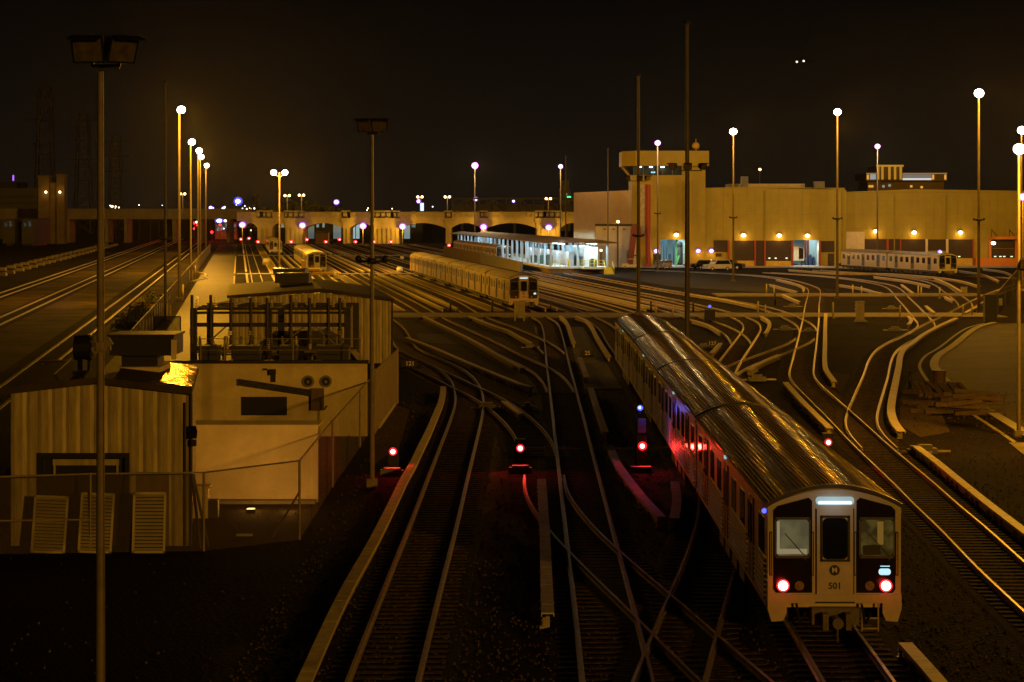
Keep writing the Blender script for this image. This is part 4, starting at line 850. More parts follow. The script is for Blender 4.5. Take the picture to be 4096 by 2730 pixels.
# ornate bridge tower with two lamps
tw = thing('bridge_tower', 'ornate square bridge tower lit by two small lamps at the left', 'tower', (vx(118, 760), 760, 0)); YT = 760.0
TW = mat('tower_stone', (.11, .08, .035), .85, 0, .3, .3)
b = MB()
b.bx(vx(88, YT), vx(112, YT), YT, YT + 5, 0, vz(406, YT)); b.bx(vx(130, YT), vx(148, YT), YT, YT + 5, 0, vz(402, YT)); b.bx(vx(112, YT), vx(130, YT), YT + 1.5, YT + 5, 0, vz(420, YT)); b.bx(vx(86, YT), vx(114, YT), YT - .5, YT + 5.2, vz(408, YT), vz(404, YT)); b.bx(vx(128, YT), vx(150, YT), YT - .5, YT + 5.2, vz(404, YT), vz(400, YT)); b.build('shaft', TW, tw)
for x in (107, 139):
    MB().ball((vx(x, YT), YT - 1.1, vz(442, YT)), .42).build('lamp_globe', L_WARM, tw); plight((vx(x, YT), YT - 2.2, vz(444, YT)), 110, (1, .5, .08), .2, tw)
o = MB().bx(vx(-30, 900), vx(86, 900), 900, 930, 0, vz(433, 900)).build('long_warehouse', mat('dark_grey_shed', (.045, .047, .045), .8)); 
for y in (452, 466): MB().bx(vx(-30, 900), vx(86, 900), 899.6, 900, vz(y + 2, 900), vz(y, 900)).build('dark_band', BLACK, o)
MB().bx(vx(30, 900), vx(33, 900), 899, 899.6, vz(416, 900), vz(403, 900)).build('violet_sign', emi('violet_sign', (.45, .15, 1), 1.2), o)
MB().bx(vx(-30, 900), vx(32, 900), 905, 925, vz(433, 900), vz(418, 900)).build('penthouse', BLACK, o); tag(o, 'long dark warehouse beyond the bridge tower with a violet sign', 'building')
for i, (x0, x1) in enumerate(((20, 33), (38, 46), (78, 88), (100, 110), (285, 292))):
    pass
# railway coaches parked under the left wing
for i, (x, lab) in enumerate(((20, 'dark parked coach with a lit end window, far left'), (64, 'second dark parked coach with a lit end window at the far left'))):
    t = thing('parked_coach', lab, 'train', (vx(x, 700), 700, 0), 'coaches at the far left')
    MB().prism([(vx(x - 14, 700), .9), (vx(x + 14, 700), .9), (vx(x + 14, 700), vz(507, 700)), (vx(x + 9, 700), vz(503, 700)), (vx(x - 9, 700), vz(503, 700)), (vx(x - 14, 700), vz(507, 700))], 700, 725).build('body', CHARC, t)
    for q in (-9, 2): MB().bx(vx(x + q, 700), vx(x + q + 7, 700), 699.85, 700, vz(521, 700), vz(509, 700)).build('end_window', glow_window('coach_glow', (.10, .11, .09), (.01, .01, .01), .45, .8), t)
    MB().bx(vx(x - 8, 700), vx(x + 8, 700), 701, 724, .1, .9).build('underframe', BLACK, t)
# transmission pylons, faint against the night sky
def pylon(x, ytop, wb, Y, lab):
    t = thing('pylon', lab, 'pylon', (vx(x, Y), Y, 0), 'transmission pylons'); b = MB(); X = vx(x, Y); zt = vz(ytop, Y); hw = wb * Y / 5280 / 2
    w = lambda z: hw * (1 - .45 * z / zt)
    n = 9
    for i in range(n):
        z0, z1 = zt * i / n, zt * (i + 1) / n
        for y in (-1, 1):
            for s in (-1, 1): b.bar((X + s * w(z0), Y + y * w(z0), z0), (X + s * w(z1), Y + y * w(z1), z1), .45); b.bar((X + s * w(z0), Y + y * w(z0), z0), (X - s * w(z1), Y + y * w(z1), z1), .25)
            b.bar((X - w(z1), Y + y * w(z1), z1), (X + w(z1), Y + y * w(z1), z1), .35)
    for f in (.62, .78, .94): b.bar((X - hw * 1.9, Y, zt * f), (X + hw * 1.9, Y, zt * f), .5)
    b.build('lattice', DARK, t)
pylon(104, 200, 46, 980, 'tallest faint lattice pylon behind the bridge tower')
pylon(192, 262, 40, 1150, 'faint lattice pylon right of the bridge tower')
pylon(266, 312, 34, 1350, 'faint lattice pylon farther along the line')
pylon(588, 446, 10, 1250, 'tiny pylon above the trees by the blue light')
# gantry of steel truss behind the viaduct
t = thing('truss_bridge', 'dark steel truss bridge above the viaduct left of the shop', 'bridge', (vx(1180, 860), 860, 0)); b = MB()
xs = [1040 + 31 * i for i in range(10)]
for y in (457, 486): b.bar((vx(1040, 860), 860, vz(y, 860)), (vx(1320, 860), 860, vz(y, 860)), .7)
for i, x in enumerate(xs):
    b.bar((vx(x, 860), 860, vz(457, 860)), (vx(x, 860), 860, vz(486, 860)), .5)
    if i < 9: b.bar((vx(x, 860), 860, vz(457 if i % 2 else 486, 860)), (vx(x + 31, 860), 860, vz(486 if i % 2 else 457, 860)), .45)
b.bx(vx(1040, 860), vx(1320, 860), 861, 862, vz(486, 860), vz(470, 860)); b.build('truss', mat('truss_steel', (.06, .05, .03), .7), t)
for x in (1060, 1180, 1300): MB().bx(vx(x, 860), vx(x + 5, 860), 860.5, 863, 0, vz(486, 860)).build('support', DARK, t)
t = thing('office_tower', 'dark stepped office tower with a green light left of the shop', 'building', (vx(1298, 1300), 1300, 0)); Y = 1300.
MB().bx(vx(1284, Y), vx(1311, Y), Y, Y + 20, 0, vz(437, Y)).bx(vx(1288, Y), vx(1308, Y), Y + 2, Y + 18, vz(437, Y), vz(415, Y)).build('block', mat('dark_office', (.09, .09, .08), .7), t)
MB().bx(vx(1303, Y), vx(1312, Y), Y - .5, Y, vz(454, Y), vz(452, Y)).build('green_sign', L_GREEN, t)
for x, y in ((1292, 478), (1306, 470), (1300, 445), (1306, 482)): MB().bx(vx(x, Y), vx(x + 3.5, Y), Y - .3, Y, vz(y + 4, Y), vz(y, Y)).build('window', glow_window('office_glow', (.5, .55, .5), (.1, .1, .1), .35, .3), t)
# lit hospital block beyond the shop
hb = thing('hilltop_building', 'distant floodlit terraced building rising behind the shop roof', 'building', (vx(2080, 1000), 1000, 0)); Y = 1000.
HBM = mat('hilltop_stone', (.22, .17, .09), .8, 0, .2, .1)
MB().bx(vx(1996, Y), vx(2172, Y), Y + 3, Y + 30, 0, vz(415, Y)).bx(vx(1990, Y), vx(2176, Y), Y, Y + 33, vz(416, Y), vz(398.5, Y)).bx(vx(2014, Y), vx(2073, Y), Y - 1, Y + 25, vz(413, Y), vz(381, Y)).build('block', HBM, hb)
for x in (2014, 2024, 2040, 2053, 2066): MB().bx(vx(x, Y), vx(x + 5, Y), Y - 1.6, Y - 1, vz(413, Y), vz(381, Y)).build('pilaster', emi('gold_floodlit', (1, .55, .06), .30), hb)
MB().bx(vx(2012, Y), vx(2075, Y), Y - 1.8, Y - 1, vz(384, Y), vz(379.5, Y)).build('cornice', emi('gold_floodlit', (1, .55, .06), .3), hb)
MB().bx(vx(2074, Y), vx(2140, Y), Y - .4, Y, vz(414, Y), vz(410, Y)).build('light_strip', emi('strip_white', (.85, .92, 1), .7), hb)
MB().bx(vx(2074, Y), vx(2140, Y), Y - .3, Y, vz(409, Y), vz(401, Y)).build('window_band', emi('band_blue', (.55, .68, .75), .16), hb)
MB().bx(vx(1999, Y), vx(2013, Y), Y - .3, Y, vz(413, Y), vz(401, Y)).build('window_band', emi('band_teal', (.6, .75, .75), .35), hb)
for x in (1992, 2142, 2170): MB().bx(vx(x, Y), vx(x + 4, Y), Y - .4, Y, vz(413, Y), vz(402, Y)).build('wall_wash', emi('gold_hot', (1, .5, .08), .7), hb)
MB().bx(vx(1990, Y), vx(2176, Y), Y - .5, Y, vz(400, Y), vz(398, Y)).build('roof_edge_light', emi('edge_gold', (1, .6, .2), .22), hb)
for x, y, c in ((2030, 426, 'w'), (2044, 424, 'w'), (2094, 426, 'g'), (2118, 428, 'g'), (1998, 426, 'g'), (2004, 426, 'g')): MB().bx(vx(x, Y), vx(x + 5, Y), Y + 2.6, Y + 3, vz(y + 5, Y), vz(y, Y)).build('lit_window', emi('gold_hot', (1, .5, .08), .7) if c == 'g' else emi('band_teal', (.6, .75, .75), .35), hb)
# tree mass on the far bank
lf = MB(); rnd = random.Random(3)
for i in range(2600):
    x = rnd.uniform(560, 800); top = 492 - 24 * max(0, 1 - abs(x - 690) / 100) - 8 * math.sin(x * .21) * .4 - 4 * math.sin(x * .53); y = top + abs(rnd.gauss(0, 9)); Yd = rnd.uniform(815, 850)
    c = Vector((vx(x, Yd), Yd, max(.5, vz(y, Yd)))); s = rnd.uniform(.5, 1.2); u = Vector((rnd.gauss(0, 1), rnd.gauss(0, 1), rnd.gauss(0, 1))).normalized(); w = u.orthogonal().normalized()
    lf.add([c - u * s - w * s, c + u * s - w * s, c + u * s + w * s, c - u * s + w * s], [(0, 1, 2, 3)])
o = lf.build('far_woods', LEAF); o['kind'] = 'stuff'
# twin globe lamps along the viaduct
for i, (x, y, Y) in enumerate(((420, 446, 780), (660, 450, 768), (693, 449, 768), (965, 453, 768), (1028, 453, 768), (1260, 457, 768))):
    t = thing('twin_globe_lamp', 'viaduct lamp post with two amber globes, number %s of six from the left' % ['one', 'two', 'three', 'four', 'five', 'six'][i], 'street lamp', (vx(x, Y), Y, vz(488, Y)), 'lamp posts on the viaduct')
    MB().tube((vx(x, Y), Y, vz(490, Y)), (vx(x, Y), Y, vz(y - 1, Y)), .18, .12).bar((vx(x - 4, Y), Y, vz(y + 2, Y)), (vx(x + 4, Y), Y, vz(y + 2, Y)), .15).build('post', POLE, t)
    for q in (-5, 5): MB().ball((vx(x + q, Y), Y - .3, vz(y, Y)), .42).build('globe', L_WARM, t)
    plight((vx(x, Y), Y - 2, vz(y, Y)), 500, (1, .6, .2), .3, t)
# violet fringed lamps at the piers, throwing yellow light down them
for i, x in enumerate((557, 695, 834, 925, 1111, 1261)):
    Y = VY - 3.5; t = thing('pier_lamp', 'violet fringed lamp on a short post before the viaduct, %s of six from the left' % ['first', 'second', 'third', 'fourth', 'fifth', 'sixth'][i], 'street lamp', (vx(x, Y), Y, 0), 'violet fringed lamps before the viaduct')
    yl = 517 + i * 1.2; MB().tube((vx(x, Y), Y, 0), (vx(x, Y), Y, vz(yl, Y)), .16).build('post', POLE, t); MB().ball((vx(x, Y), Y - .4, vz(yl, Y)), .78, 12, 8, (1, .7, .8)).build('lamp_lens', L_VIO, t); MB().ball((vx(x, Y), Y + .3, vz(yl, Y)), 1.25, 14, 8, (1, .25, .9)).build('lens_halo', L_VHALO, t)  # violet shell behind each lens paints its halo
    plight((vx(x, Y), Y - 1.6, vz(yl + 8, Y)), 600 if i < 2 else 1700, (1, .50, .03), .3, t)
for i, (x0, x1, c) in enumerate(((700, 722, .10), (806, 816, .5), (818, 826, .45), (920, 936, .28), (940, 955, .10), (634, 640, .22), (646, 652, .22), (728, 733, .25), (741, 746, .25))):
    pass
t = thing('lit_depot', 'pale lit depot seen through the viaduct arches', 'building', (vx(780, 820), 820, 0)); Y = 820.
MB().bx(vx(600, Y), vx(970, Y), Y, Y + 10, 0, vz(507, Y)).build('wall', mat('depot_dark', (.03, .035, .03), .8), t)
for x0, x1, c in ((700, 722, .10), (766, 784, .14), (806, 816, .5), (818, 826, .42), (928, 942, .26), (946, 955, .10), (632, 640, .22), (646, 653, .2), (727, 733, .2), (741, 746, .22)):
    MB().bx(vx(x0, Y), vx(x1, Y), Y - .2, Y, vz(549 if x1 - x0 > 9 or c > .3 else 523, Y), vz(511, Y)).build('lit_window', emi('depot_glow_%d' % int(c * 100), (.55, .85, .9), c), t)
t = thing('brown_shed', 'small brown shed under the viaduct between red signals', 'shed', (vx(742, 756), 756, 0)); MB().bx(vx(727, 756), vx(756, 756), 752, 758, 0, vz(535, 756)).build('body', mat('brown_shed', (.16, .09, .05), .8), t); MB().bx(vx(725, 756), vx(758, 756), 751, 759, vz(535, 756), vz(533.5, 756)).build('roof', ROOFDK, t)
# scattered street lights beyond
for i, (x, y, Y, c, r, lab) in enumerate(((547, 463, 900, 'b', .95, 'bright blue street light above the viaduct, far behind the left masts'), (484, 478, 900, 'v', .55, 'violet fringed street light left of the blue one'), (513, 480, 900, 'v', .55, 'violet fringed street light just below and left of the blue one'), (504, 508, 850, 'b', .9, 'blue light under the left viaduct wing'), (773, 465, 880, 'v', .75, 'violet fringed street light above the viaduct left of centre'), (962, 463, 880, 'v', .6, 'violet fringed street light beside the glowing blue sign'), (1093, 458, 880, 'v', .6, 'violet fringed street light behind the slim mast'), (1180, 463, 880, 'v', .4, 'small violet fringed light over the truss bridge'), (790, 519, 790, 'v', .4, 'small violet fringed light under the viaduct arch'), (518, 508, 850, 'p', .5, 'pale light beside the blue one under the wing'), (452, 511, 845, 'p', .45, 'pale light among red lights under the wing'), (289, 483, 800, 'w', .5, 'amber light on the left viaduct wing'), (258, 475, 800, 'w', .45, 'dim amber light on the left viaduct wing'), (1420, 510, 431, 'w', .3, 'small amber lamp on the annex of the shop'), (1381, 576, 425, 'w', .25, 'small amber lamp low by the annex'), (150, 487, 800, 'p', .35, 'pale light beside the bridge tower'), (345, 485, 800, 'p', .3, 'pale light on the left wing near the unlit mast'))):
    v = QD(x, y, Y); t = thing('street_light', lab, 'street light', (v.x, Y, 0))
    MB().tube((v.x, Y + .3, 0), (v.x, Y + .3, v.z), .12).build('post', DARK, t); MB().ball((v.x, Y - .6 * r, v.z), r, 12, 7, (1, .6, .85)).build('lamp_lens', {'b': L_BLUEW, 'v': L_VIO, 'w': L_WARM, 'p': emi('pale_lens', (.9, .95, 1), 4)}[c], t)
    if c == 'v': MB().ball((v.x, Y + .25, v.z), r * 1.6, 14, 8, (1, .25, .95)).build('lens_halo', L_VHALO, t)  # violet shell added as the halo of the lamp
    if c == 'b': MB().ball((v.x, Y + .25, v.z), r * 1.9, 14, 8, (1, .25, .95)).build('lamp_halo', emi('blue_halo', (.10, .08, .95), 1.0), t)  # blue glowing shell added as the halo of the lamp
o = MB().bx(vx(965.5, 875), vx(973.5, 875), 875, 875.6, vz(485, 875), vz(467, 875)).build('blue_sign', emi('blue_white_sign', (.45, .65, 1), 2.0)); MB().bx(vx(969, 875), vx(970, 875), 875.2, 875.5, 0, vz(485, 875)).build('post', DARK, o); tag(o, 'tall glowing blue white sign above the viaduct', 'sign')
rl = random.Random(21)
for i in range(30):
    x = rl.choice((rl.uniform(230, 420), rl.uniform(480, 620), rl.uniform(600, 1010))); y = rl.uniform(471, 484) if rl.random() < .6 or x < 470 else rl.uniform(511, 530); Y = 900 if y < 486 else 835; v = QD(x, y, Y)
    t = thing('city_light', 'tiny distant city light around the viaduct', 'street light', (v.x, Y, 0), 'tiny city lights around the viaduct'); r = rl.uniform(.14, .3)
    MB().tube((v.x, Y + .2, 0), (v.x, Y + .2, v.z), .07, n=5).build('post', DARK, t); MB().ball((v.x, Y - .1, v.z), r, 8, 5).build('lamp_lens', rl.choice((L_WARM, L_VIO, emi('pale_lens', (.9, .95, 1), 4), L_BLUEW, L_WARM)), t)
# traffic lights and vehicles under the left wing
RX = [(455, 518, .55), (468, 515, .35), (506, 517, .4), (466, 534, .5), (487, 534, .5), (447, 513, .45), (446, 526, .35)]
for i, (x, y, r) in enumerate(RX):
    v = QD(x, y, 830); t = thing('traffic_light', ['red light at the left edge of the road under the wing', 'small red light beside the pale one', 'red light below the blue street light', 'red stop light low beside the left masts', 'second red stop light low beside the left masts', 'upper red light behind the left masts', 'lower dim red light behind the left masts'][i], 'traffic light', (v.x, 830, 0), 'red road lights')
    MB().tube((v.x, 830.3, 0), (v.x, 830.3, v.z), .1).build('post', DARK, t); MB().ball((v.x, 829.6, v.z), r, 10, 6).build('lens', L_RED, t)
    if i in (0, 2, 4): plight((v.x, 828, v.z), 2200, (1, .02, .02), .4, t)
t = thing('lit_bus', 'pale lit bus under the left viaduct wing', 'bus', (vx(514, 840), 840, 0)); MB().bx(vx(494, 840), vx(545, 840), 840, 843, .6, vz(511, 840)).build('body', mat('bus_grey', (.12, .13, .13), .6), t)
for q in (497, 506, 516, 525, 535): MB().bx(vx(q, 840), vx(q + 7, 840), 839.8, 840, vz(531, 840), vz(514, 840)).build('window', glow_window('bus_glow', (.22, .28, .3), (.02, .02, .02), .7, .6), t)
# row of red yard signals in front of the viaduct
RS = [(527, 547, 800), (553.6, 550, 780), (572, 548, 800), (592.5, 556, 736), (668.7, 556, 736), (705, 551, 775), (748.5, 556, 736), (780, 551, 775), (816.7, 556, 736), (858.5, 556, 736), (898, 556, 736), (1031.5, 564, 640)]
ORD = ['first', 'second', 'third', 'fourth', 'fifth', 'sixth', 'seventh', 'eighth', 'ninth', 'tenth', 'eleventh', 'last']
for i, (x, y, Y) in enumerate(RS):
    v = QD(x, y, Y); t = thing('yard_signal', '%s red signal from the left in the row before the viaduct' % ORD[i] if i < 11 else 'red signal at the rear corner of the reddish train', 'signal', (v.x, Y, 0), 'red signals before the viaduct')
    MB().bx(v.x - .3, v.x + .3, Y, Y + .4, 0, v.z + .5).build('case', DARK, t); MB().ball((v.x, Y - .25, v.z), .48 if i < 11 else .42, 12, 8, (1.2, .5, .9)).build('lens', L_RED, t); MB().ball((v.x + .12, Y - .5, v.z - .05), .2, 8, 5, (1.3, .3, .8)).build('bulb', L_REDHOT, t)
    plight((v.x, Y - 1.2, v.z), 90, (1, .05, .04), .2, t)

# ---------------------------------------------------------------- near signals
def dwarf(label, x, y, Y, r=.095, aim=-1, power=50, back=True):
    v = P(x, y, 0); s = Y / F; X = (x - CX) * s; z = H - (y - HY) * s
    t = thing('dwarf_signal', label, 'signal', (X, Y, 0), 'red dwarf signals')
    MB().bx(X - .2, X + .2, Y, Y + .35, .25, z + .35).bx(X - .08, X + .08, Y + .05, Y + .25, 0, .3).tube((X, Y - .16, z), (X, Y + .02, z), r * 1.25, n=14, cap=False).build('case', BLACK, t)
    MB().ball((X, Y - .05, z), r, 14, 8, (1, .35, 1)).build('lens', L_REDHOT, t); MB().tube((X, Y - .012, z), (X, Y - .004, z), r * 1.75, n=16).build('lens_halo', emi('red_halo', (1, .02, .02), .9), t)  # red disc behind the lens paints its halo
    plight((X, Y - .3, z), power * 1.6, (1, .03, .02), .12, t, spot=165, aim=(X, Y - 6, z - 3))
    b = MB(); b.bx(X - .45, X + .45, Y - .9, Y - .55, .0, .22); b.bx(X - .32, X + .32, Y - .95, Y - .5, .22, .30); b.build('junction_box', GRY, t)
    return t
dwarf('lit red dwarf signal left of the long cover board, by the fence', 1572, 1807, 90)
dwarf('lit red dwarf signal standing between two tracks in the middle', 2081, 1793.6, 90.9)
dwarf('lit red signal just beyond the right side of the nearest train', 3313, 1770, 92.2, r=.09)
Y = 91.; X = (2569 - CX) * Y / F
t = thing('signal_mast', 'signal mast with blue and red lamps lit, left of the train', 'signal', (X, Y, 0))
zz = lambda y: H - (y - HY) * Y / F
MB().tube((X - .25, Y + .1, 0), (X - .25, Y + .1, zz(1660)), .045).bx(X - .18, X + .18, Y, Y + .3, .45, 1.35).build('post', BLACK, t)
MB().bx((2553 - CX) * Y / F, (2584 - CX) * Y / F, Y, Y + .3, zz(1732), zz(1677)).build('relay_case', GRY, t)
MB().ball(((2560 - CX) * Y / F, Y - .05, zz(1632)), .11, 12, 8).build('blue_lens', L_BLUE, t); MB().ball(((2558 - CX) * Y / F, Y - .14, zz(1630)), .04, 8, 5).build('bulb', L_BLUEW, t)
MB().tube(((2560 - CX) * Y / F, Y + .08, zz(1632) - .25), ((2560 - CX) * Y / F, Y + .08, zz(1632)), .05).build('bracket', BLACK, t)
MB().ball((X, Y - .05, zz(1785)), .095, 14, 8, (1, .35, 1)).build('lens', L_REDHOT, t); MB().tube((X, Y - .012, zz(1785)), (X, Y - .004, zz(1785)), .18, n=16).build('lens_halo', emi('red_halo', (1, .02, .02), .9), t)  # red disc paints the halo around the red lens
MB().bx(X - .5, X + .3, Y - 1.0, Y - .55, 0, .25).build('junction_box', GRY, t)
plight((X, Y - .3, zz(1785)), 85, (1, .03, .02), .12, t, spot=165, aim=(X + 3, Y - 6, 0)); plight((X + .28, Y - .1, zz(1785)), 16, (1, .03, .02), .1, t); plight(((2560 - CX) * Y / F + .2, Y - .2, zz(1632)), 13, (.12, .12, 1), .1, t)
t = thing('blue_marker', 'tiny blue lamp on a dark cabinet beyond the nearest train', 'signal', tuple(P(2838, 1275)))
v = P(2838, 1290); MB().bx(v.x - .5, v.x + .5, v.y - .3, v.y + .3, 0, 1.2).build('case', DARK, t); MB().ball((v.x, v.y - .3, 1.5), .13).build('lens', L_BLUE, t); MB().tube((v.x, v.y - .2, 1.2), (v.x, v.y - .2, 1.5), .04).build('stem', DARK, t)
v = QD(2159, 580, 415); t = thing('blue_marker', 'blue lamp on a post seen above the two car train', 'signal', (v.x, 415, 0)); MB().tube((v.x, 415, 0), (v.x, 415, v.z), .1).build('post', DARK, t); MB().ball((v.x, 414.8, v.z), .42, 10, 6).build('lens', emi('indigo_lens', (.2, .12, 1), 2.5), t); MB().ball((v.x, 414.4, v.z), .2, 8, 5).build('bulb', L_BLUEW, t)
# bollards
BOL = [(2623, 1257, 1.30, 0), (2692, 1270, 1.15, 0), (3032, 1261, 1.35, 0), (3061, 1271, 1.2, 0), (3066, 1177, 1.25, 0), (3096, 1182, 1.2, 0), (3411, 1181, 1.25, 0), (3446, 1182, 1.1, 0), (3332, 1275, 1.55, 0), (3673, 1185, 1.3, 0), (3685, 1185, 1.1, 0), (3759, 1194, 1.3, 0), (3600, 1282, 1.4, 0), (3852, 1268, 1.2, 0), (3888, 1266, 1.2, 0), (1802, 1251, 1.3, 1), (1969, 1252, 1.15, 1), (2203, 1255, 1.1, 1), (2604, 1255, 1.2, 1), (3100, 1222, 1.3, 1), (2773, 1253, 1.0, 1), (3640, 1555, 1.0, 1)]
BL = ['pale yellow bollard right of the left tall mast', 'pale yellow bollard left of the right tall mast', 'thick pale bollard, left of the close pair above the hooked board', 'pale bollard, right of the close pair above the hooked board', 'slim pale bollard by the middle crossing, left of its pair', 'slim pale bollard by the middle crossing, right of its pair', 'pale bollard right of the lit mast on the middle crossing', 'shorter pale bollard farther right on the middle crossing', 'pale bollard left of the ribbed signal cabinet', 'pale bollard left of the close pair at the right crossing', 'pale bollard behind another at the right crossing', 'lone pale bollard on the right crossing', 'pale bollard by the hooked cover board', 'pale bollard before the mast at the right', 'pale bollard right of the mast at the right', 'black post standing left of the signal cabinet by the crossing', 'black post before the six car train', 'black post right of the six car train front', 'black post beside the left tall mast', 'black post on the asphalt above the close bollard pair', 'black post behind the right tall mast', 'short black post on the gravel beside the brightest cover board']
for (x, y, h, dk), lab in zip(BOL, BL):
    v = P(x, y); t = thing('bollard', lab, 'bollard', (v.x, v.y, 0), 'bollards by the crossings')
    r = .085 if not dk else .1; o = MB(); o.tube((v.x, v.y, 0), (v.x, v.y, h), r, r, 10).ball((v.x, v.y, h), r, 10, 6, (1, 1, .5)).tube((v.x, v.y, 0), (v.x, v.y, .06), r * 2, n=10); o.build('post', BLACK if dk else mat('bollard_paint', (.60, .52, .32), .6, 0, .2, 3), t)
# cabinets and switch gear on the ground
t = thing('signal_cabinet', 'pale signal cabinet raised on legs before the six car train', 'cabinet', tuple(P(2078, 1285)))
v = P(2078, 1285); MB().bx(v.x - .5, v.x + .52, v.y - .3, v.y + .4, .72, 1.72).bx(v.x - .58, v.x + .6, v.y - .38, v.y + .48, 1.72, 1.88).build('case', mat('cabinet_paint', (.48, .42, .28), .55, 0, .15, 2), t)
for a in (-.42, .44):
    for c in (-.24, .34): MB().bx(v.x + a - .07, v.x + a + .07, v.y + c - .06, v.y + c + .06, 0, .72).build('leg', PALECONC, t)
MB().bx(v.x - .12, v.x + .48, v.y - .335, v.y - .3, .3, 1.6).build('door', mat('cabinet_door', (.40, .36, .25), .55), t)
t = thing('ribbed_cabinet', 'tall ribbed cabinet with a splayed foot on the crossing', 'cabinet', tuple(P(3440, 1285)))
v = P(3440, 1288); b = MB(); b.bx(v.x - .36, v.x + .36, v.y - .3, v.y + .3, .2, 1.75)
for i in range(4): b.bx(v.x - .44, v.x - .36, v.y - .3, v.y + .3, .45 + i * .33, .6 + i * .33)
b.build('case', mat('cabinet_paint', (.48, .42, .28), .55), t); MB().prism([(v.x - .4, .25), (v.x + .4, .25), (v.x + .75, 0), (v.x - .5, 0)], v.y - .4, v.y + .4).build('foot', PALECONC, t); MB().prism([(v.x - .42, 1.75), (v.x + .42, 1.75), (v.x + .36, 1.92), (v.x - .36, 1.92)], v.y - .36, v.y + .36).build('cap', PALECONC, t)
for x, y, s, lab in ((2815, 1395, 1, 'low switch machine beside the bend behind the train'), (3140, 1322, 1.3, 'double switch machine box left of the shop track'), (3235, 1330, 1, 'switch machine between the rails of the shop track'), (3565, 1238, 1.2, 'switch machine by the right crossing'), (3580, 1325, 1.3, 'switch machine on the gravel left of the S shaped track'), (3170, 1230, 1.2, 'switch machine above the long crossing'), (3028, 1525, 1.3, 'dark box on the gravel beside the nearest train'), (1950, 1640, 1.1, 'switch machine under the stub of cover board'), (3700, 1815, 1.2, 'junction box on the gravel beside the long jointed board'), (3660, 1820, .8, 'small box at the end of the long jointed board'), (2110, 1640, .6, 'small point lever between the rails'), (1700, 1280, 1.0, 'dark box at the end of the long slanting board'), (1895, 1285, 1.0, 'dark box at the end of the cover board by the signal cabinet'), (2120, 1395, .8, 'dark box at the lower end of the cover board by the middle track')):
    v = P(x, y); t = thing('switch_machine', lab, 'switch machine', (v.x, v.y, 0), 'switch machines and boxes on the ground')
    MB().bx(v.x - .4 * s, v.x + .4 * s, v.y - .3, v.y + .3, .0, .24).bx(v.x - .22 * s, v.x + .24 * s, v.y - .24, v.y + .24, .24, .38).build('case', GRY, t); MB().bx(v.x + .4 * s, v.x + .9 * s, v.y - .05, v.y + .05, .06, .14).bx(v.x - .8 * s, v.x - .4 * s, v.y - .04, v.y + .04, .04, .12).build('rod', STEEL, t)
WHITEL = mat('plate_white', (.72, .68, .58), .5, 0, .1, 3)
for x, y, txt, lab in ((1640, 1470, '121', 'low black plate reading 121 beside the fence side curve'), (2350, 1427, '25', 'low black plate reading 25 beside the grey walkway'), (2849, 1388, '127', 'low black plate reading 127 behind the nearest train')):
    v = P(x, y); t = thing('number_plate', lab, 'sign', (v.x, v.y, 0), 'numbered plates'); MB().bx(v.x - .52, v.x + .46, v.y, v.y + .06, .02, .46).build('plate', BLACK, t); letter(txt, .40, WHITEL, (0, -.012, .24), t)
b = [(3855, 1655, 'timber')]
# pile of old timber sleepers and the drum behind it
rnd = random.Random(5)
C0 = P(3830, 1640); n = 0
t = thing('sleeper_pile', 'jumbled pile of old dark timber sleepers beside the side road kerb', 'timber pile', (C0.x, C0.y, 0))
TIM = mat('old_timber', (.085, .058, .035), .85, 0, .5, 3, .5, 14, stretch=(1, 1, 4))
for lvl in range(5):
    for i in range(7 - lvl):
        b = MB(); a = rnd.uniform(-.5, .9) if lvl > 1 else rnd.uniform(-.15, .15)
        b.box((0, 0, 0), (2.6, .24, .2)); o = b.build('sleeper', TIM, t, local=True)
        o.location = (rnd.uniform(-.9, 1.0) + lvl * .1, -3.4 + i * (1.1 + .12 * lvl) + rnd.uniform(-.2, .2), .12 + lvl * .19); o.rotation_euler = (rnd.uniform(-.08, .08), rnd.uniform(-.1, .1) * (lvl > 0), a)
for i in range(10):
    o = MB().box((0, 0, 0), (.24, 2.2, .2)).build('sleeper', TIM, t, local=True); o.location = (-1.0 + i * .27, 5.6 + rnd.uniform(-.3, .3), .55 + rnd.uniform(-.05, .1)); o.rotation_euler = (.25, 0, rnd.uniform(-.2, .2))
for (x, y, w, lab) in ((3690, 1577, 2.4, 'loose dark timber lying left of the pile, upper one'), (3705, 1618, 2.6, 'loose dark timber lying left of the pile, middle one'), (3735, 1652, 2.4, 'loose dark timber lying left of the pile, lower one')):
    v = P(x, y); o = MB().bx(v.x - w / 2, v.x + w / 2, v.y - .12, v.y + .12, 0, .2).build('loose_sleeper', TIM); tag(o, lab, 'timber', 'loose timbers')
v = P(3756, 1548); t = thing('drum', 'dark open topped drum standing at the kerb behind the timber pile', 'drum', (v.x, v.y, 0)); MB().tube((v.x, v.y, 0), (v.x, v.y, .95), .40, .40, 16).tube((v.x, v.y, .62), (v.x, v.y, .66), .42, n=16).tube((v.x, v.y, .30), (v.x, v.y, .34), .42, n=16).build('shell', mat('rusty_drum', (.09, .05, .03), .7, .2, .4, 5), t); MB().tube((v.x, v.y, .93), (v.x, v.y, .97), .43, n=16).build('rim', DARK, t)
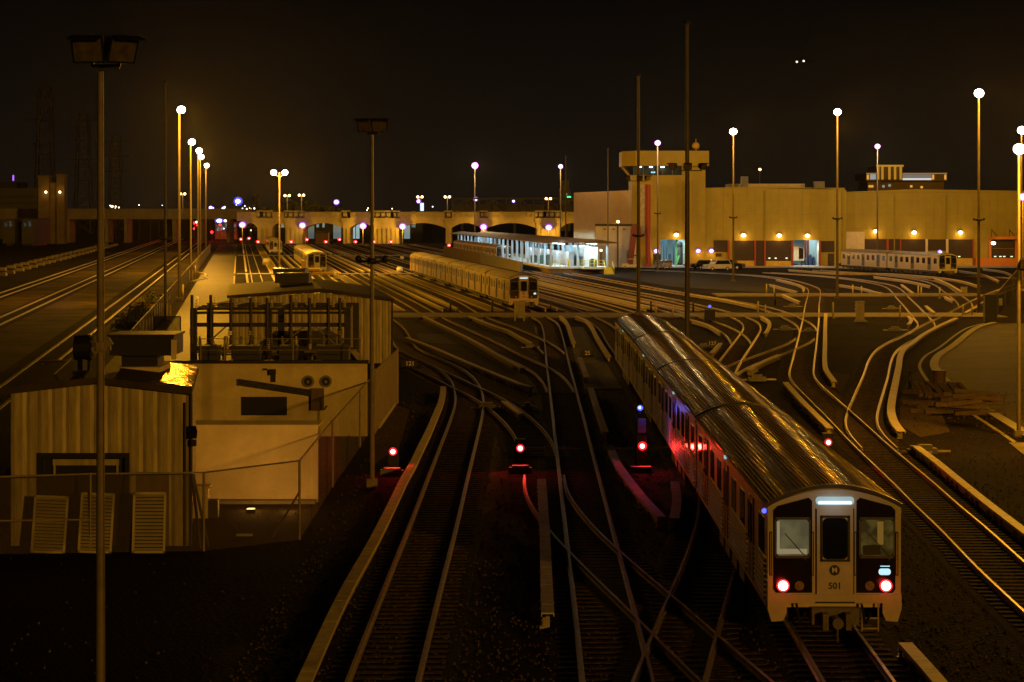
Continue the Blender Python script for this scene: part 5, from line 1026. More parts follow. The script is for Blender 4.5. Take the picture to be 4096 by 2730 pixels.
# fence, gate and posts at the right edge
fr = thing('right_fence', 'dark chain link fence and gate posts at the right end of the crossings', 'fence', tuple(P(3960, 1285)))
fp = [P(3945, 1288), P(3990, 1270), P(4020, 1225), P(4050, 1180), P(4085, 1130)]
b = MB()
for q in fp: b.tube(q, q + Vector((0, 0, 2.5)), .06)
for a, c in zip(fp, fp[1:]): b.bar(a + Vector((0, 0, 2.45)), c + Vector((0, 0, 2.45)), .06)
b.build('posts', POLE, fr); b = MB()
for a, c in zip(fp, fp[1:]): b.add([a, c, c + Vector((0, 0, 2.4)), a + Vector((0, 0, 2.4))], [(0, 1, 2, 3)])
b.build('mesh', mesh_net('dark_net', (.04, .035, .025), .55), fr)
v = P(3960, 1290); MB().bx(v.x - .55, v.x + .55, v.y - .4, v.y + .4, 0, 2.6).build('gate_pillar', CHARC, fr)
v = P(3996, 1262); MB().bx(v.x - .3, v.x + .3, v.y - .2, v.y, 1.0, 1.7).build('gate_box', PALECONC, fr)
v = P(3856, 1178); t = thing('square_cabinet', 'small pale square cabinet on the right crossing', 'cabinet', (v.x, v.y, 0)); MB().bx(v.x - .35, v.x + .35, v.y - .3, v.y + .3, .1, .85).bx(v.x - .4, v.x + .4, v.y - .35, v.y + .35, .85, .92).build('case', PALECONC, t); MB().bx(v.x - .3, v.x + .3, v.y - .25, v.y + .25, 0, .1).build('foot', DARK, t)
# ---------------------------------------------------------------- road vehicles by the shop
def vehicle(name, label, X, Y, rz, L, W, Hh, paint, kind='suv', lights=True):
    t = thing(name, label, {'suv': 'car', 'van': 'van', 'pickup': 'pickup truck', 'cart': 'utility cart'}[kind], (X, Y, 0), 'vehicles by the shop'); t.rotation_euler = (0, 0, rz)
    l = L / 2; w = W / 2
    if kind == 'suv': pr = [(-l, .35), (l, .35), (l, .95), (l * .93, 1.05), (l * .45, 1.12), (l * .22, Hh - .03), (-l * .75, Hh), (-l * .97, 1.1), (-l, .9)]; gl = [(l * .42, 1.13), (l * .22, Hh - .1), (-l * .72, Hh - .08), (-l * .9, 1.13)]
    elif kind == 'van': pr = [(-l, .35), (l, .35), (l, .95), (l * .88, 1.1), (l * .55, Hh), (-l * .95, Hh), (-l, 1.2)]; gl = [(l * .80, 1.14), (l * .55, Hh - .12), (-l * .9, Hh - .12), (-l * .93, 1.14)]
    elif kind == 'pickup': pr = [(-l, .5), (l, .5), (l, 1.0), (l * .5, 1.12), (l * .3, Hh), (-l * .12, Hh), (-l * .2, 1.12), (-l, 1.1)]; gl = [(l * .46, 1.14), (l * .3, Hh - .08), (-l * .1, Hh - .08), (-l * .16, 1.14)]
    else: pr = [(-l, .35), (l, .35), (l, .75), (l * .6, .85), (l * .5, .8), (-l * .2, .8), (-l * .3, 1.0), (-l, 1.0)]; gl = None
    b = MB(); b.prism(pr, -w, w, 'Y'); 
    if kind == 'cart': b.bx(-l * .5, l * .45, -w, w, Hh - .08, Hh).bar((l * .45, w - .05, .8), (l * .4, w - .05, Hh), .06).bar((l * .45, -w + .05, .8), (l * .4, -w + .05, Hh), .06).bar((-l * .45, w - .05, 1), (-l * .45, w - .05, Hh), .06).bar((-l * .45, -w + .05, 1), (-l * .45, -w + .05, Hh), .06)
    b.build('body', paint, t, True)
    if gl:
        for s in (-1, 1): MB().prism(gl, s * w - .012 if s > 0 else s * w - .012, s * w + .012, 'Y').build('side_glass', GLASSD, t, True)
        g = MB(); a, c = gl[0], gl[1]; g.add([(a[0] + .05, -w * .86, a[1]), (a[0] + .05, w * .86, a[1]), (c[0] + .06, w * .82, c[1]), (c[0] + .06, -w * .82, c[1])], [(0, 1, 2, 3)]); g.build('windscreen', GLASSD, t, True)
        g = MB(); a, c = gl[-1], gl[-2]; g.add([(a[0] - .14, -w * .84, a[1]), (a[0] - .14, w * .84, a[1]), (c[0] - .12, w * .8, c[1]), (c[0] - .12, -w * .8, c[1])], [(0, 3, 2, 1)]); g.build('rear_glass', GLASSD, t, True)
    for x in (-l * .62, l * .62):
        for s in (-1, 1):
            wh = MB().tube((x, s * (w - .2), .34), (x, s * (w + .02), .34), .34 if kind != 'cart' else .24, n=14).build('wheel', BLACK, t, True); MB().tube((x, s * (w + .02), .34), (x, s * (w + .035), .34), .2 if kind != 'cart' else .12, n=10).build('rim', STAIN, wh, True)
    for s in (-1, 1):
        MB().bx(l - .02, l + .02, s * w * .75 - .18, s * w * .75 + .18, .72, .88).build('headlight', mat('clear_lens', (.5, .42, .3), .12, .6, .5, 14), t, True)
        MB().bx(-l - .02, -l + .02, s * w * .8 - .12, s * w * .8 + .12, .8, 1.0).build('tail_light', mat('unlit_red_lens', (.12, .01, .01), .2), t, True)
    return t
SILV = mat('silver_paint', (.45, .43, .40), .25, .6, .08, 1); WHC = mat('white_car_paint', (.62, .60, .56), .3, .1, .06, 1); BLKC = mat('black_car_paint', (.015, .014, .013), .15, .3, .1, 1)
gx = lambda x, Y: (x - 1176.5) * Y / 5280.0
vehicle('minivan', 'silver minivan parked before the lit tower doorway', gx(1523, 418), 418, R(-115), 4.6, 1.85, 1.65, SILV, 'van')
vehicle('parked_car', 'white sport utility car in the middle of the group by the shop doors', gx(1648, 408), 408, R(-155), 4.9, 1.95, 1.9, WHC)
vehicle('parked_car', 'black sport utility car left of the white one', gx(1618, 418), 418, R(-150), 4.7, 1.9, 1.65, BLKC)
vehicle('parked_car', 'black sport utility car right of the white one', gx(1680, 417), 417, R(-25), 4.8, 1.9, 1.75, BLKC)
vehicle('pickup_truck', 'dark pickup truck parked left of the two car train', gx(1962, 421), 421, R(175), 5.4, 1.95, 1.8, BLKC, 'pickup')
vehicle('utility_cart', 'yellow and white utility cart below the red chute', gx(1450, 419), 419, R(0), 3.6, 1.4, 1.85, mat('cart_yellow', (.6, .5, .25), .5), 'cart')
t = vehicle('car_mover', 'yellow car mover coupled to the front of the dusty train', gx(718, 366), 366, R(0), 6.6, 2.0, 1.2, mat('mover_yellow', (.58, .40, .06), .5), 'cart')
MB().bx(-1.7, -.9, -1, 1, .8, 2.6).bx(-1.7, 1.2, -.9, .9, 1.0, 1.4).build('cab', mat('mover_yellow', (.58, .40, .06), .5), t, True)
# small white boxes by the dusty train, a white pail and so on
for x, y, s, lab in ((1346, 1106, .45, 'white box lying before the dusty train, the upper of two'), (1346, 1117, .5, 'white box lying before the dusty train, the lower of two'), (1067, 1061, .9, 'white tank between the two left yard tracks'), (1599, 1087, .6, 'pale box between the tracks left of the six car train'), (1608, 1037, .45, 'small pale box far along the tracks behind the six car train')):
    v = P(x, y); o = MB().tube((v.x, v.y, 0), (v.x, v.y, s * 1.2), s, s * .85, 12).ball((v.x, v.y, s * 1.2), s * .85, 12, 6, (1, 1, .3)).build('white_tub', WHITEP); tag(o, lab, 'tub', 'pale tubs by the tracks')

# ---------------------------------------------------------------- substation at the left
def at(x, y, Y): s = Y / F; return Vector(((x - CX) * s, Y, H - (y - HY) * s))
Y0 = 70.4
sh = thing('front_shed', 'pale corrugated shed with a dark low gable roof nearest the camera', 'shed', (-12.6, Y0, 0))
xl, xr, xa = -15.36, -9.89, at(388, 0, Y0).x; ze, za = 4.70, 4.95
b = MB(); N = 42; prof = []
gx0, gx1, gz = at(152, 0, Y0).x, at(513, 0, Y0).x, 2.8
def ribwall(x0, x1, z0, zf, y):
    n = max(2, int((x1 - x0) / .105)); vs = []; fs = []
    for i in range(n + 1):
        x = x0 + (x1 - x0) * i / n; dy = .035 if i % 4 == 0 else 0
        vs += [(x, y + dy, z0), (x, y + dy, zf(x))]
    for i in range(n): fs.append((2 * i, 2 * i + 2, 2 * i + 3, 2 * i + 1))
    return vs, fs
zt = lambda x: ze + (za - ze) * (1 - abs(x - xa) / max(xa - xl, xr - xa))
b.add(*ribwall(xl, gx0, 0, zt, Y0)); b.add(*ribwall(gx0, gx1, gz, zt, Y0)); b.add(*ribwall(gx1, xr, 0, zt, Y0))
b.bx(xr - .02, xr, Y0 + .04, Y0 + 10, 0, ze); b.bx(xl, xl + .02, Y0 + .04, Y0 + 10, 0, ze); b.bx(xl, xr, Y0 + 9.9, Y0 + 10, 0, ze)
b.shear(Y0 + .04).build('wall', SHED, sh)
b = MB(); b.prism([(xl - .25, ze - .05), (xa, za + .04), (xr + .12, ze - .05), (xr + .12, ze + .16), (xa, za + .24), (xl - .25, ze + .16)], Y0 - .25, Y0 + 10.3); b.shear(Y0).build('roof', ROOFDK, sh)
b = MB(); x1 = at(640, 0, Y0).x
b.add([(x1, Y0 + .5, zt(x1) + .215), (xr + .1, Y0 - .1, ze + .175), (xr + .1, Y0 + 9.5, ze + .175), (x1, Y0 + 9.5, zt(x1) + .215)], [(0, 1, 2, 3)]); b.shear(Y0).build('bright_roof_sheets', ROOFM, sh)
MB().bx(gx0, gx1, Y0 + .25, Y0 + .3, 0, gz).build('doorway', BLACK, sh)
b = MB(); b.bx(gx0 - .04, gx0 + .1, Y0 - .03, Y0 + .2, 0, gz + .05); b.bx(gx1 - .1, gx1 + .04, Y0 - .03, Y0 + .2, 0, gz + .05); b.bx(gx0 + .1, gx1 - .1, Y0 - .03, Y0 + .2, gz - .1, gz + .05); b.build('door_frame', BLACK, sh)
b = MB(); q0, q1 = at(208, 1840, Y0), at(473, 1864, Y0); b.bx(q0.x, q1.x, Y0 + .12, Y0 + .2, q1.z, q0.z); b.bar((q0.x + .05, Y0 + .16, q1.z), (q0.x + .05, Y0 + .16, q1.z - .3), .06).bar((q1.x - .05, Y0 + .16, q1.z), (q1.x - .05, Y0 + .16, q1.z - .3), .06); b.build('pale_lintel', SHED, sh)
b = MB(); q0, q1 = at(546, 1889, Y0), at(676, 2060, Y0); b.bx(q0.x, q1.x, Y0 - .04, Y0, 0, q0.z); b.build('side_door', mat('brown_side_door', (.17, .12, .07), .6), sh)
b = MB(); b.tube((xr + .06, Y0 - .05, 0), (xr + .06, Y0 - .05, ze - .05), .05).tube((xr - .12, Y0 - .08, 0), (xr - .12, Y0 - .08, ze - .3), .04); b.build('downpipe', DARK, sh)
b = MB(); q = at(770, 1730, Y0 - .2); b.box(q, (.24, .3, .26), .3, .5); q = at(775, 1772, Y0 - .2); b.box(q, (.16, .2, .2)); b.build('wall_floodlight', BLACK, sh)
# roof gear of the shed
t = thing('roof_ventilator', 'big dark ventilator hood on the roof of the front shed', 'ventilator', tuple(at(560, 1490, 76)))
a, c = at(450, 1343, 76), at(705, 1419, 76); b = MB(); b.bx(a.x, c.x, 75.4, 77.6, c.z, a.z).bx(a.x - .05, c.x + .05, 75.3, 77.7, a.z, a.z + .07); b.build('hood', DARK, t)
a, c = at(490, 1419, 76), at(634, 1462, 76); MB().bx(a.x, c.x, 75.8, 77.2, c.z, a.z).build('neck', DARK, t)
a, c = at(482, 1464, 76), at(645, 1500, 75.5); MB().bx(a.x, c.x, 75.2, 77.6, 4.75, a.z).build('curb', TANW, t); MB().bx(c.x + .36, c.x + .52, 75.25, 75.4, 5.4, 6.05).build('edge_post', TANW, t)
t = thing('exhaust_fan', 'round dark exhaust fan on the roof beside the nearest mast', 'ventilator', tuple(at(340, 1480, 74)))
q = at(335, 1392, 74); MB().tube((q.x - .28, 74, q.z), (q.x + .24, 74, q.z), .40, .42, 22).build('fan_drum', BLACK, t); MB().tube((q.x, 74, 4.95), (q.x, 74, q.z - .3), .2).bx(q.x - .3, q.x + .3, 73.7, 74.3, 4.9, 5.15).build('stem', BLACK, t); MB().tube((q.x + .24, 74, q.z), (q.x + .27, 74, q.z), .38, n=20).build('fan_mouth', GLASSD, t)
MB().bar((q.x - .95, 74, 5.0), (q.x - .4, 74, 5.5), .1, .03).build('flashing', SHED, t)
# louvred panels leaning on the shed
for x0, x1, y0, y1, lab, tl in ((122, 260, 1985, 2222, 'louvred pale panel leaning on the shed, leftmost of three', .04), (310, 446, 1974, 2216, 'louvred pale panel leaning on the shed behind the nearest mast', .035), (527, 660, 1971, 2205, 'louvred pale panel leaning on the shed, rightmost of three', .0)):
    Yp = 68.9; a, c = at(x0, y0, Yp), at(x1, y1, Yp); w = c.x - a.x; hh = a.z
    t = thing('louvre_panel', lab, 'louvre panel', ((a.x + c.x) / 2, Yp, 0), 'louvred panels against the shed'); t.rotation_euler = (R(-9), tl, 0)
    PN = mat('louvre_paint', (.50, .44, .32), .6, 0, .15, 2); b = MB()
    b.bx(-w / 2, -w / 2 + .07, -.03, .03, 0, hh).bx(w / 2 - .07, w / 2, -.03, .03, 0, hh).bx(-w / 2, w / 2, -.03, .03, hh - .07, hh).bx(-w / 2, w / 2, -.03, .03, 0, .07); b.build('frame', PN, t, True)
    b = MB()
    for i in range(16): b.box((0, 0, .12 + (hh - .22) * i / 15), (w - .12, .10, .014), 0, R(38))
    b.build('slats', PN, t, True); MB().bx(-w / 2 + .05, w / 2 - .05, .05, .06, .05, hh - .05).build('backing', CHARC, t, True)
# long tan block wall with vents, and the low lit wall in front of it
bw = thing('block_wall', 'tan rendered wall with round vents and a slanting tray', 'wall', (-12, 105, 0)); YB = 105.
zb_ = at(0, 1455, YB).z; xr2 = at(1467, 0, YB).x
MB().bx(-21.5, xr2, YB, YB + .35, 0, zb_).bx(xr2 - .35, xr2, YB + .35, 124, 0, zb_).shear(YB + .35).build('wall', TANW, bw)
MB().bx(-21.6, xr2 + .08, YB - .08, YB + .43, zb_, zb_ + .14).build('coping', DARK, bw)
for x in (1233, 1304): q = at(x, 1526, YB); MB().tube((q.x, YB - .12, q.z), (q.x, YB, q.z), .26, .28, 20).build('round_vent', GRY, bw); MB().tube((q.x, YB - .16, q.z), (q.x, YB - .1, q.z), .17, .2, 18).build('vent_mouth', BLACK, bw); MB().ball((q.x - .02, YB - .2, q.z - .02), .09, 8, 5).build('vent_hub', GRY, bw)
a, c = at(958, 1513, YB), at(1250, 1572, YB)
b = MB()
for dz in (0, .1, .2): b.bar((a.x, YB - .3, a.z - dz - .05), (c.x, YB - .3, c.z + .12 - dz), .07)
b.build('cable_tray', CHARC, bw)
a, c = at(966, 1588, YB), at(1148, 1662, YB); MB().bx(a.x, c.x, YB - .06, YB, c.z, a.z).build('dark_hatch', BLACK, bw)
a, c = at(1246, 1554, YB), at(1297, 1640, YB); MB().bx(a.x, c.x, YB - .3, YB, c.z, a.z).build('meter_box', mat('box_brown', (.13, .09, .05), .6), bw); MB().tube((c.x, YB - .1, c.z), (c.x + .15, YB - .1, c.z + .2), .025).build('conduit', DARK, bw)
a = at(1092, 1490, YB); MB().bx(a.x - .14, a.x + .14, YB - .3, YB, a.z - .1, a.z + .15).bx(a.x - .1, a.x + .12, YB - .06, YB, a.z - .45, a.z - .1).bx(a.x - .45, a.x - .25, YB - .1, YB, a.z + .1, a.z + .18).build('wall_light', DARK, bw)
lw = thing('low_wall', 'low smooth tan wall lit from below behind the chain link fence', 'wall', (-9, 81, 0)); YW = 81.
MB().bx(-11.3, -6.85, YW, YW + .3, 0, 2.68).build('wall', TANW, lw); MB().bx(-11.35, -6.8, YW - .05, YW + 1.7, 2.68, 2.74).build('top_slab', TANW, lw); MB().bx(-11.3, -6.9, YW - .5, YW, 0, .12).build('footing', CONC, lw)
f = MB().bx(-9.05, -8.75, YW - 2.9, YW - 2.55, 0, .12).build('ground_uplight', DARK, lw); MB().bx(-9.02, -8.78, YW - 2.87, YW - 2.58, .12, .13).build('uplight_lens', GLASSD, f)
plight((-8.9, YW - 2.4, .3), 42, (1, .44, .08), .25, lw); plight((-7.6, YW - 2.4, .3), 34, (1, .44, .08), .25, lw)
# switchgear behind the wall
sg = thing('switchgear', 'dark steel switchgear frame with busbars and insulators behind the tan wall', 'switchgear', (-12, 115, 0)); YS = 113.
STL = mat('frame_steel', (.040, .033, .026), .5, .4, .3, 3)
zz0, zz1 = at(0, 1215, YS).z, at(0, 1285, YS).z
b = MB()
for x in (775, 1075, 1390):
    q = at(x, 0, YS).x; b.bx(q - .16, q + .16, YS - .16, YS + .16, 0, zz0 - .2); b.bx(q - .16, q + .16, YS + 6, YS + 6.3, 0, zz0 - .2)
for y in (1236, 1252): a = at(775, y, YS); b.bar((a.x, YS, a.z), (at(1390, 0, YS).x, YS, a.z), .12)
for yy in (YS + 1.5, YS + 3, YS + 6): a = at(775, 1236, YS); b.bar((a.x, yy, a.z), (at(1390, 0, YS).x, yy, a.z), .14)
for y in (1300, 1395): a = at(765, y, YS); b.bar((a.x, YS, a.z), (at(1400, 0, YS).x, YS, a.z), .16, .2)
b.build('frame', STL, sg)
for i, x in enumerate((845, 925, 1005, 1165, 1240, 1315, 770, 1070, 1360)):
    q = at(x, 0, YS).x; tp = at(0, 1192 if i % 3 else 1180, YS).z; b = MB(); b.tube((q, YS - .2, zz1 - .45), (q, YS - .2, tp), .075, n=8)
    for k in range(5): b.tube((q, YS - .2, zz1 - .7 + k * .07), (q, YS - .2, zz1 - .66 + k * .07), .13, n=10)
    b.tube((q, YS - .2, zz1 - 1.1), (q, YS - .2, zz1 - .7), .09, .06, 8); b.build('isolator', STL, sg)
    if True:
        b = MB()
        for k in range(9): b.tube((q + .2, YS + .1, tp - .75 + k * .075), (q + .2, YS + .1, tp - .71 + k * .075), .09, n=8)
        b.build('insulator', INS, sg)
for i in range(7):
    q = at(800 + i * 88, 0, YS).x; b = MB(); b.bx(q - .35, q + .35, YS + .3, YS + 1.3, .6, 2.2 + .3 * (i % 3)).tube((q, YS + .8, 2.2), (q, YS + .8, 3.6), .1).tube((q - .3, YS + .2, 3.35), (q + .5, YS + .2, 3.35), .06); b.build('breaker', GRY if i % 2 else STL, sg)
    b = MB(); b.tube((q + .2, YS - .3, 2.6), (q + .9, YS - .3, 2.6 + .1 * (i % 2)), .09); b.build('bus_tube', INS, sg)
for x in range(790, 1400, 38):
    q = at(x, 0, YS + 3).x; b = MB(); b.tube((q, YS + 2.6, 0), (q, YS + 2.6, 3.0 + .5 * ((x // 38) % 3)), .055, n=6).tube((q - .3, YS + 2.5, 3.4), (q + .35, YS + 2.5, 3.4 + .25 * ((x // 38) % 2)), .05, n=6); b.build('bus_support', STL, sg)
for i, x in enumerate(range(800, 1400, 55)):
    q = at(x, 0, YS).x; b = MB()
    for k in range(6): b.tube((q, YS - .1, 3.55 + k * .09), (q, YS - .1, 3.59 + k * .09), .10, n=8)
    b.tube((q, YS - .1, 3.5), (q, YS - .1, 4.15), .05, n=6); b.build('insulator', INS if i % 3 else GRY, sg)
b = MB()
for z in (2.4, 3.2): b.tube((at(790, 0, YS).x, YS + .6, z), (at(1390, 0, YS).x, YS + .6, z), .045, n=6)
b.bar((at(775, 0, YS).x, YS, 3.2), (at(925, 0, YS).x, YS, zz0 - .9), .07).bar((at(1390, 0, YS).x, YS, 3.2), (at(1240, 0, YS).x, YS, zz0 - .9), .07).bar((at(1075, 0, YS).x, YS, 3.2), (at(1240, 0, YS).x, YS, zz0 - .9), .07)
for i in range(6): b.bar((at(830 + i * 95, 0, YS).x, YS + 1.5, zz0 - .1), (at(860 + i * 95, 0, YS).x, YS + 6, zz0 - .1), .07)
b.build('bus_bars', GRY, sg)
for x, w in ((800, .9), (930, 1.3), (1120, .8), (1270, 1.5)): q = at(x, 0, YB + 3).x; MB().bx(q, q + w, YB + 2.5, YB + 3.6, 0, 3.9).bx(q - .05, q + w + .05, YB + 2.45, YB + 3.65, 3.9, 3.98).build('control_kiosk', CHARC, sg)
tfm = at(1200, 1330, 120); MB().bx(tfm.x - 2.0, tfm.x + 2.2, 119, 122, 0, 3.5).prism([(tfm.x - 2, 3.5), (tfm.x + 2.2, 3.5), (tfm.x + 1.2, 4.1), (tfm.x - 1.2, 4.1)], 119, 122).build('transformer', CHARC, sg)
b = MB()
for x in (800, 895, 1170, 1440):
    q = at(x, 0, YB).x; b.tube((q, YB + .2, zb_ + .1), (q, YB + .2, zb_ + 1.15), .035)
for z in (.6, 1.12): b.bar((at(800, 0, YB).x, YB + .2, zb_ + z), (at(1440, 0, YB).x, YB + .2, zb_ + z), .03)
b.build('wall_railing', POLE, bw)
# second shed behind the switchgear
s2 = thing('rear_shed', 'pale corrugated shed with brown roof behind the switchgear', 'shed', (-13, 156, 0)); YR2 = 156.
xr3 = at(1564, 0, YR2).x; xl3 = -19.0; xa3 = at(1290, 0, YR2).x; ze3, za3 = at(0, 1205, YR2).z, at(0, 1172, YR2).z; zt = lambda x: ze3 + (za3 - ze3) * (1 - abs(x - xa3) / (xr3 - xa3)) if x > xa3 else za3 - (xa3 - x) * .06
b = MB(); b.add(*ribwall(xl3, xr3, 0, zt, YR2)); b.bx(xr3 - .02, xr3, YR2 + .04, YR2 + 24, 0, ze3); b.bx(xl3, xl3 + .02, YR2 + .04, YR2 + 24, 0, zt(xl3)); b.shear(YR2 + .04).build('wall', SHED, s2)
MB().prism([(xl3 - .3, zt(xl3)), (xa3, za3 + .04), (xr3 + .2, ze3), (xr3 + .2, ze3 + .2), (xa3, za3 + .3), (xl3 - .3, zt(xl3) + .2)], YR2 - .3, YR2 + 24.3).shear(YR2).build('roof', ROOFDK, s2)
MB().tube((xr3 + .08, YR2 - .05, 0), (xr3 + .08, YR2 - .05, ze3), .06).build('downpipe', DARK, s2)
for x0, x1, ya, yb, Yv, lab in ((1092, 1220, 1080, 1096, 176, 'flat dark ventilator hood on the rear shed roof, behind the other'), (1099, 1235, 1098, 1133, 168, 'large dark ventilator hood on the rear shed roof')):
    a, c = at(x0, ya, Yv), at(x1, yb, Yv); t = thing('roof_ventilator', lab, 'ventilator', ((a.x + c.x) / 2, Yv, 4.5)); MB().bx(a.x, c.x, Yv, Yv + 2.4, c.z, a.z).build('hood', CHARC, t); MB().bx(a.x - .06, c.x + .06, Yv - .08, Yv + 2.5, a.z, a.z + .08).build('hood_lip', ROOFSH, t)
    MB().bx(a.x + .5, c.x - .5, Yv + .3, Yv + 2.0, 4.4, c.z).build('neck', CHARC, t)
# chain link fence round the substation
fn = thing('chain_link_fence', 'chain link fence in front of and beside the substation', 'fence', (-10, 69.5, 0))
fp = [Vector((-17.5, 68.5, 0)), P(362, 2212), P(815, 2205), P(1198, 2160), P(1330, 1950), P(1440, 1790), P(1467, 1745), P(1515, 1715), P(1592, 1612)]
b = MB(); hs = [2.3, 2.4, 2.4, 2.5, 2.5, 2.5, 2.5, 2.7, 2.9]
for q, h in zip(fp, hs): b.tube(q, q + Vector((0, 0, h)), .04, n=8)
for (a, ha), (c, hc) in zip(zip(fp, hs), zip(fp[1:], hs[1:])): b.bar(a + Vector((0, 0, ha - .03)), c + Vector((0, 0, hc - .03)), .045)
for (a, ha), (c, hc) in list(zip(zip(fp, hs), zip(fp[1:], hs[1:])))[:1]: b.bar(a + Vector((0, 0, 1.0)), c + Vector((0, 0, 1.0)), .045)
b.bar(fp[3] + Vector((0, 0, 1.5)), fp[3] + Vector((-.9, .5, 0)), .05); b.build('posts_and_rails', POLE, fn)
b = MB()
for (a, ha), (c, hc) in zip(zip(fp, hs), zip(fp[1:], hs[1:])): b.add([a, c, c + Vector((0, 0, hc - .05)), a + Vector((0, 0, ha - .05))], [(0, 1, 2, 3)])
b.build('mesh', mesh_net('chain_link', (.16, .12, .07), .95), fn)
f2 = thing('screened_fence', 'tall tan screened fence panel right of the tan wall', 'fence', (-6, 110, 0)); a, c = P(1500, 1735), P(1590, 1615)
MB().add([a, c, c + Vector((0, 0, 2.9)), a + Vector((0, 0, 2.9)), a + Vector((-.06, 0, 0)), c + Vector((-.06, 0, 0)), c + Vector((-.06, 0, 2.9)), a + Vector((-.06, 0, 2.9))], [(0, 1, 2, 3), (7, 6, 5, 4), (0, 1, 5, 4), (1, 2, 6, 5), (2, 3, 7, 6), (3, 0, 4, 7)]).build('screen', mat('fence_screen', (.24, .17, .08), .7, 0, .2, 1), f2); MB()  .tube(c, c + Vector((0, 0, 3)), .05).build('post', POLE, f2); MB().tube(a, a + Vector((0, 0, 3)), .05).build('post', POLE, f2)
o = MB().sweep([(-.12, 0), (.12, 0), (.12, .22), (-.12, .22)], [P(1510, 1715), P(1577, 1620)]).build('kerb_block', PALECONC); tag(o, 'bright concrete kerb block at the foot of the fence', 'kerb')
t = thing('condenser_unit', 'small pale condenser unit at the shed corner behind the fence', 'air conditioner', tuple(P(800, 2060))); v = P(800, 2070); MB().bx(v.x - .4, v.x + .3, v.y - .3, v.y + .3, 0, 1.0).bx(v.x - .45, v.x + .35, v.y - .35, v.y + .35, 1.0, 1.08).build('case', TANW, t); MB().bx(v.x + .32, v.x + .62, v.y - .2, v.y + .2, 0, .6).build('grille', CHARC, t)
for dx, lab in ((0, 'dark pole leaning on the shed corner, nearer one'), (.22, 'dark pole leaning on the shed corner, farther one')): o = MB().tube((-9.5 + dx, 70.0 + dx, 0), (-9.78, 70.25 + dx, 2.2), .045).build('leaning_pole', DARK); tag(o, lab, 'pole', 'poles leaning on the shed')
o = MB().bx(-8.7, -8.2, 72.5, 72.7, .0, .06).build('plank', PALECONC); tag(o, 'short pale plank on the ground inside the fence', 'plank')
# the fence and small things along the service road
ff = thing('roadside_fence', 'long chain link fence between the service road and the main line', 'fence', (-33.5, 225, 0)); b = MB(); m = MB(); pv = None
for Yp in range(150, 600, 6):
    q = Vector((yd(-35.4, Yp), Yp, 0)); b.tube(q, q + Vector((0, 0, 2.2)), .05, n=6)
    if pv: m.add([pv, q, q + Vector((0, 0, 2.2)), pv + Vector((0, 0, 2.2))], [(0, 1, 2, 3)]); b.bar(pv + Vector((0, 0, 2.2)), q + Vector((0, 0, 2.2)), .05)
    pv = q
b.build('posts', POLE, ff); m.build('mesh', mesh_net('road_net', (.13, .10, .06), .96), ff)
for x, y, h, lab in ((668, 1280, 1.5, 'yellow marker post beside the foot of the left unlit mast'), (680, 1285, 1.4, 'second yellow marker post beside the left unlit mast'), (732, 1190, 1.5, 'yellow marker post farther along the service road'), (757, 1130, 1.7, 'tall yellow marker post by the road puddle'), (770, 1125, 1.6, 'yellow marker post just right of the tall one'), (780, 1100, 1.5, 'yellow marker post beyond the puddle')):
    v = P(x, y); o = MB().tube((v.x, v.y, 0), (v.x, v.y, h), .11, n=8).ball((v.x, v.y, h), .11, 8, 5).build('marker_post', mat('marker_yellow', (.55, .42, .12), .6, 0, .2, 2)); tag(o, lab, 'post', 'marker posts along the service road')
gt = thing('white_gate', 'pale framed gate panel beside the switchgear at the left', 'gate', tuple(P(670, 1335))); a, c = P(618, 1345), P(722, 1345); b = MB(); b.bar(a, a + Vector((0, 0, 1.6)), .09).bar(c, c + Vector((0, 0, 1.6)), .09).bar(a + Vector((0, 0, 1.6)), c + Vector((0, 0, 1.6)), .1); b.build('frame', PALECONC, gt)
MB().add([a, c, c + Vector((0, 0, 1.55)), a + Vector((0, 0, 1.55))], [(0, 1, 2, 3)]).build('panel', mesh_net('gate_net', (.3, .22, .1), .5), gt)
def shrub(x, y, r, n, lab, seed):
    v = P(x, y); rn = random.Random(seed); t = thing('shrub', lab, 'shrub', (v.x, v.y, 0), 'shrubs by the roadside fence'); b = MB()
    for i in range(n):
        d = Vector((rn.gauss(0, 1), rn.gauss(0, 1), abs(rn.gauss(0, 1)))).normalized() * r * rn.uniform(.35, 1.05) * (.8 + .3 * math.sin(i * 1.7)); c = v + Vector((d.x, d.y * 1.6, d.z * .95 + .15)); s = rn.uniform(.05, .13); u = Vector((rn.gauss(0, 1), rn.gauss(0, 1), rn.gauss(0, 1))).normalized(); w = u.orthogonal().normalized()
        b.add([c - u * s * 1.6, c - w * s, c + u * s * 1.6, c + w * s], [(0, 1, 2, 3)])
    b.build('leaves', LEAF, t); b = MB()
    for i in range(6): b.tube(v, v + Vector((rn.uniform(-.5, .5) * r, rn.uniform(-.6, .6) * r, r * .8)), .04, .015, 5)
    b.build('stems', BARK, t)
shrub(560, 1275, 1.5, 900, 'leafy shrub beside the main line, right of the nearest mast', 1); shrub(505, 1320, 1.3, 800, 'shrub just above the round roof fan', 2); shrub(610, 1215, 1.3, 700, 'shrub farther along the roadside fence', 3)
# two rows of pale blocks beyond the main line
for i in range(60):
    Yb = 300 + i * 7.2 + (i % 3) * 1.1; row = i % 2; X = yd(-66.5 - 3.6 * row, Yb); o = MB().bx(X - .75, X + .75, Yb - .6, Yb + .6, 0, .45).bx(X - .6, X + .6, Yb - .45, Yb + .45, .45, .55).build('concrete_block', mat('block_paint', (.15, .13, .09), .7, 0, .3, .8)); tag(o, 'pale concrete block in the two rows beyond the main line', 'concrete block', 'concrete blocks beyond the main line')
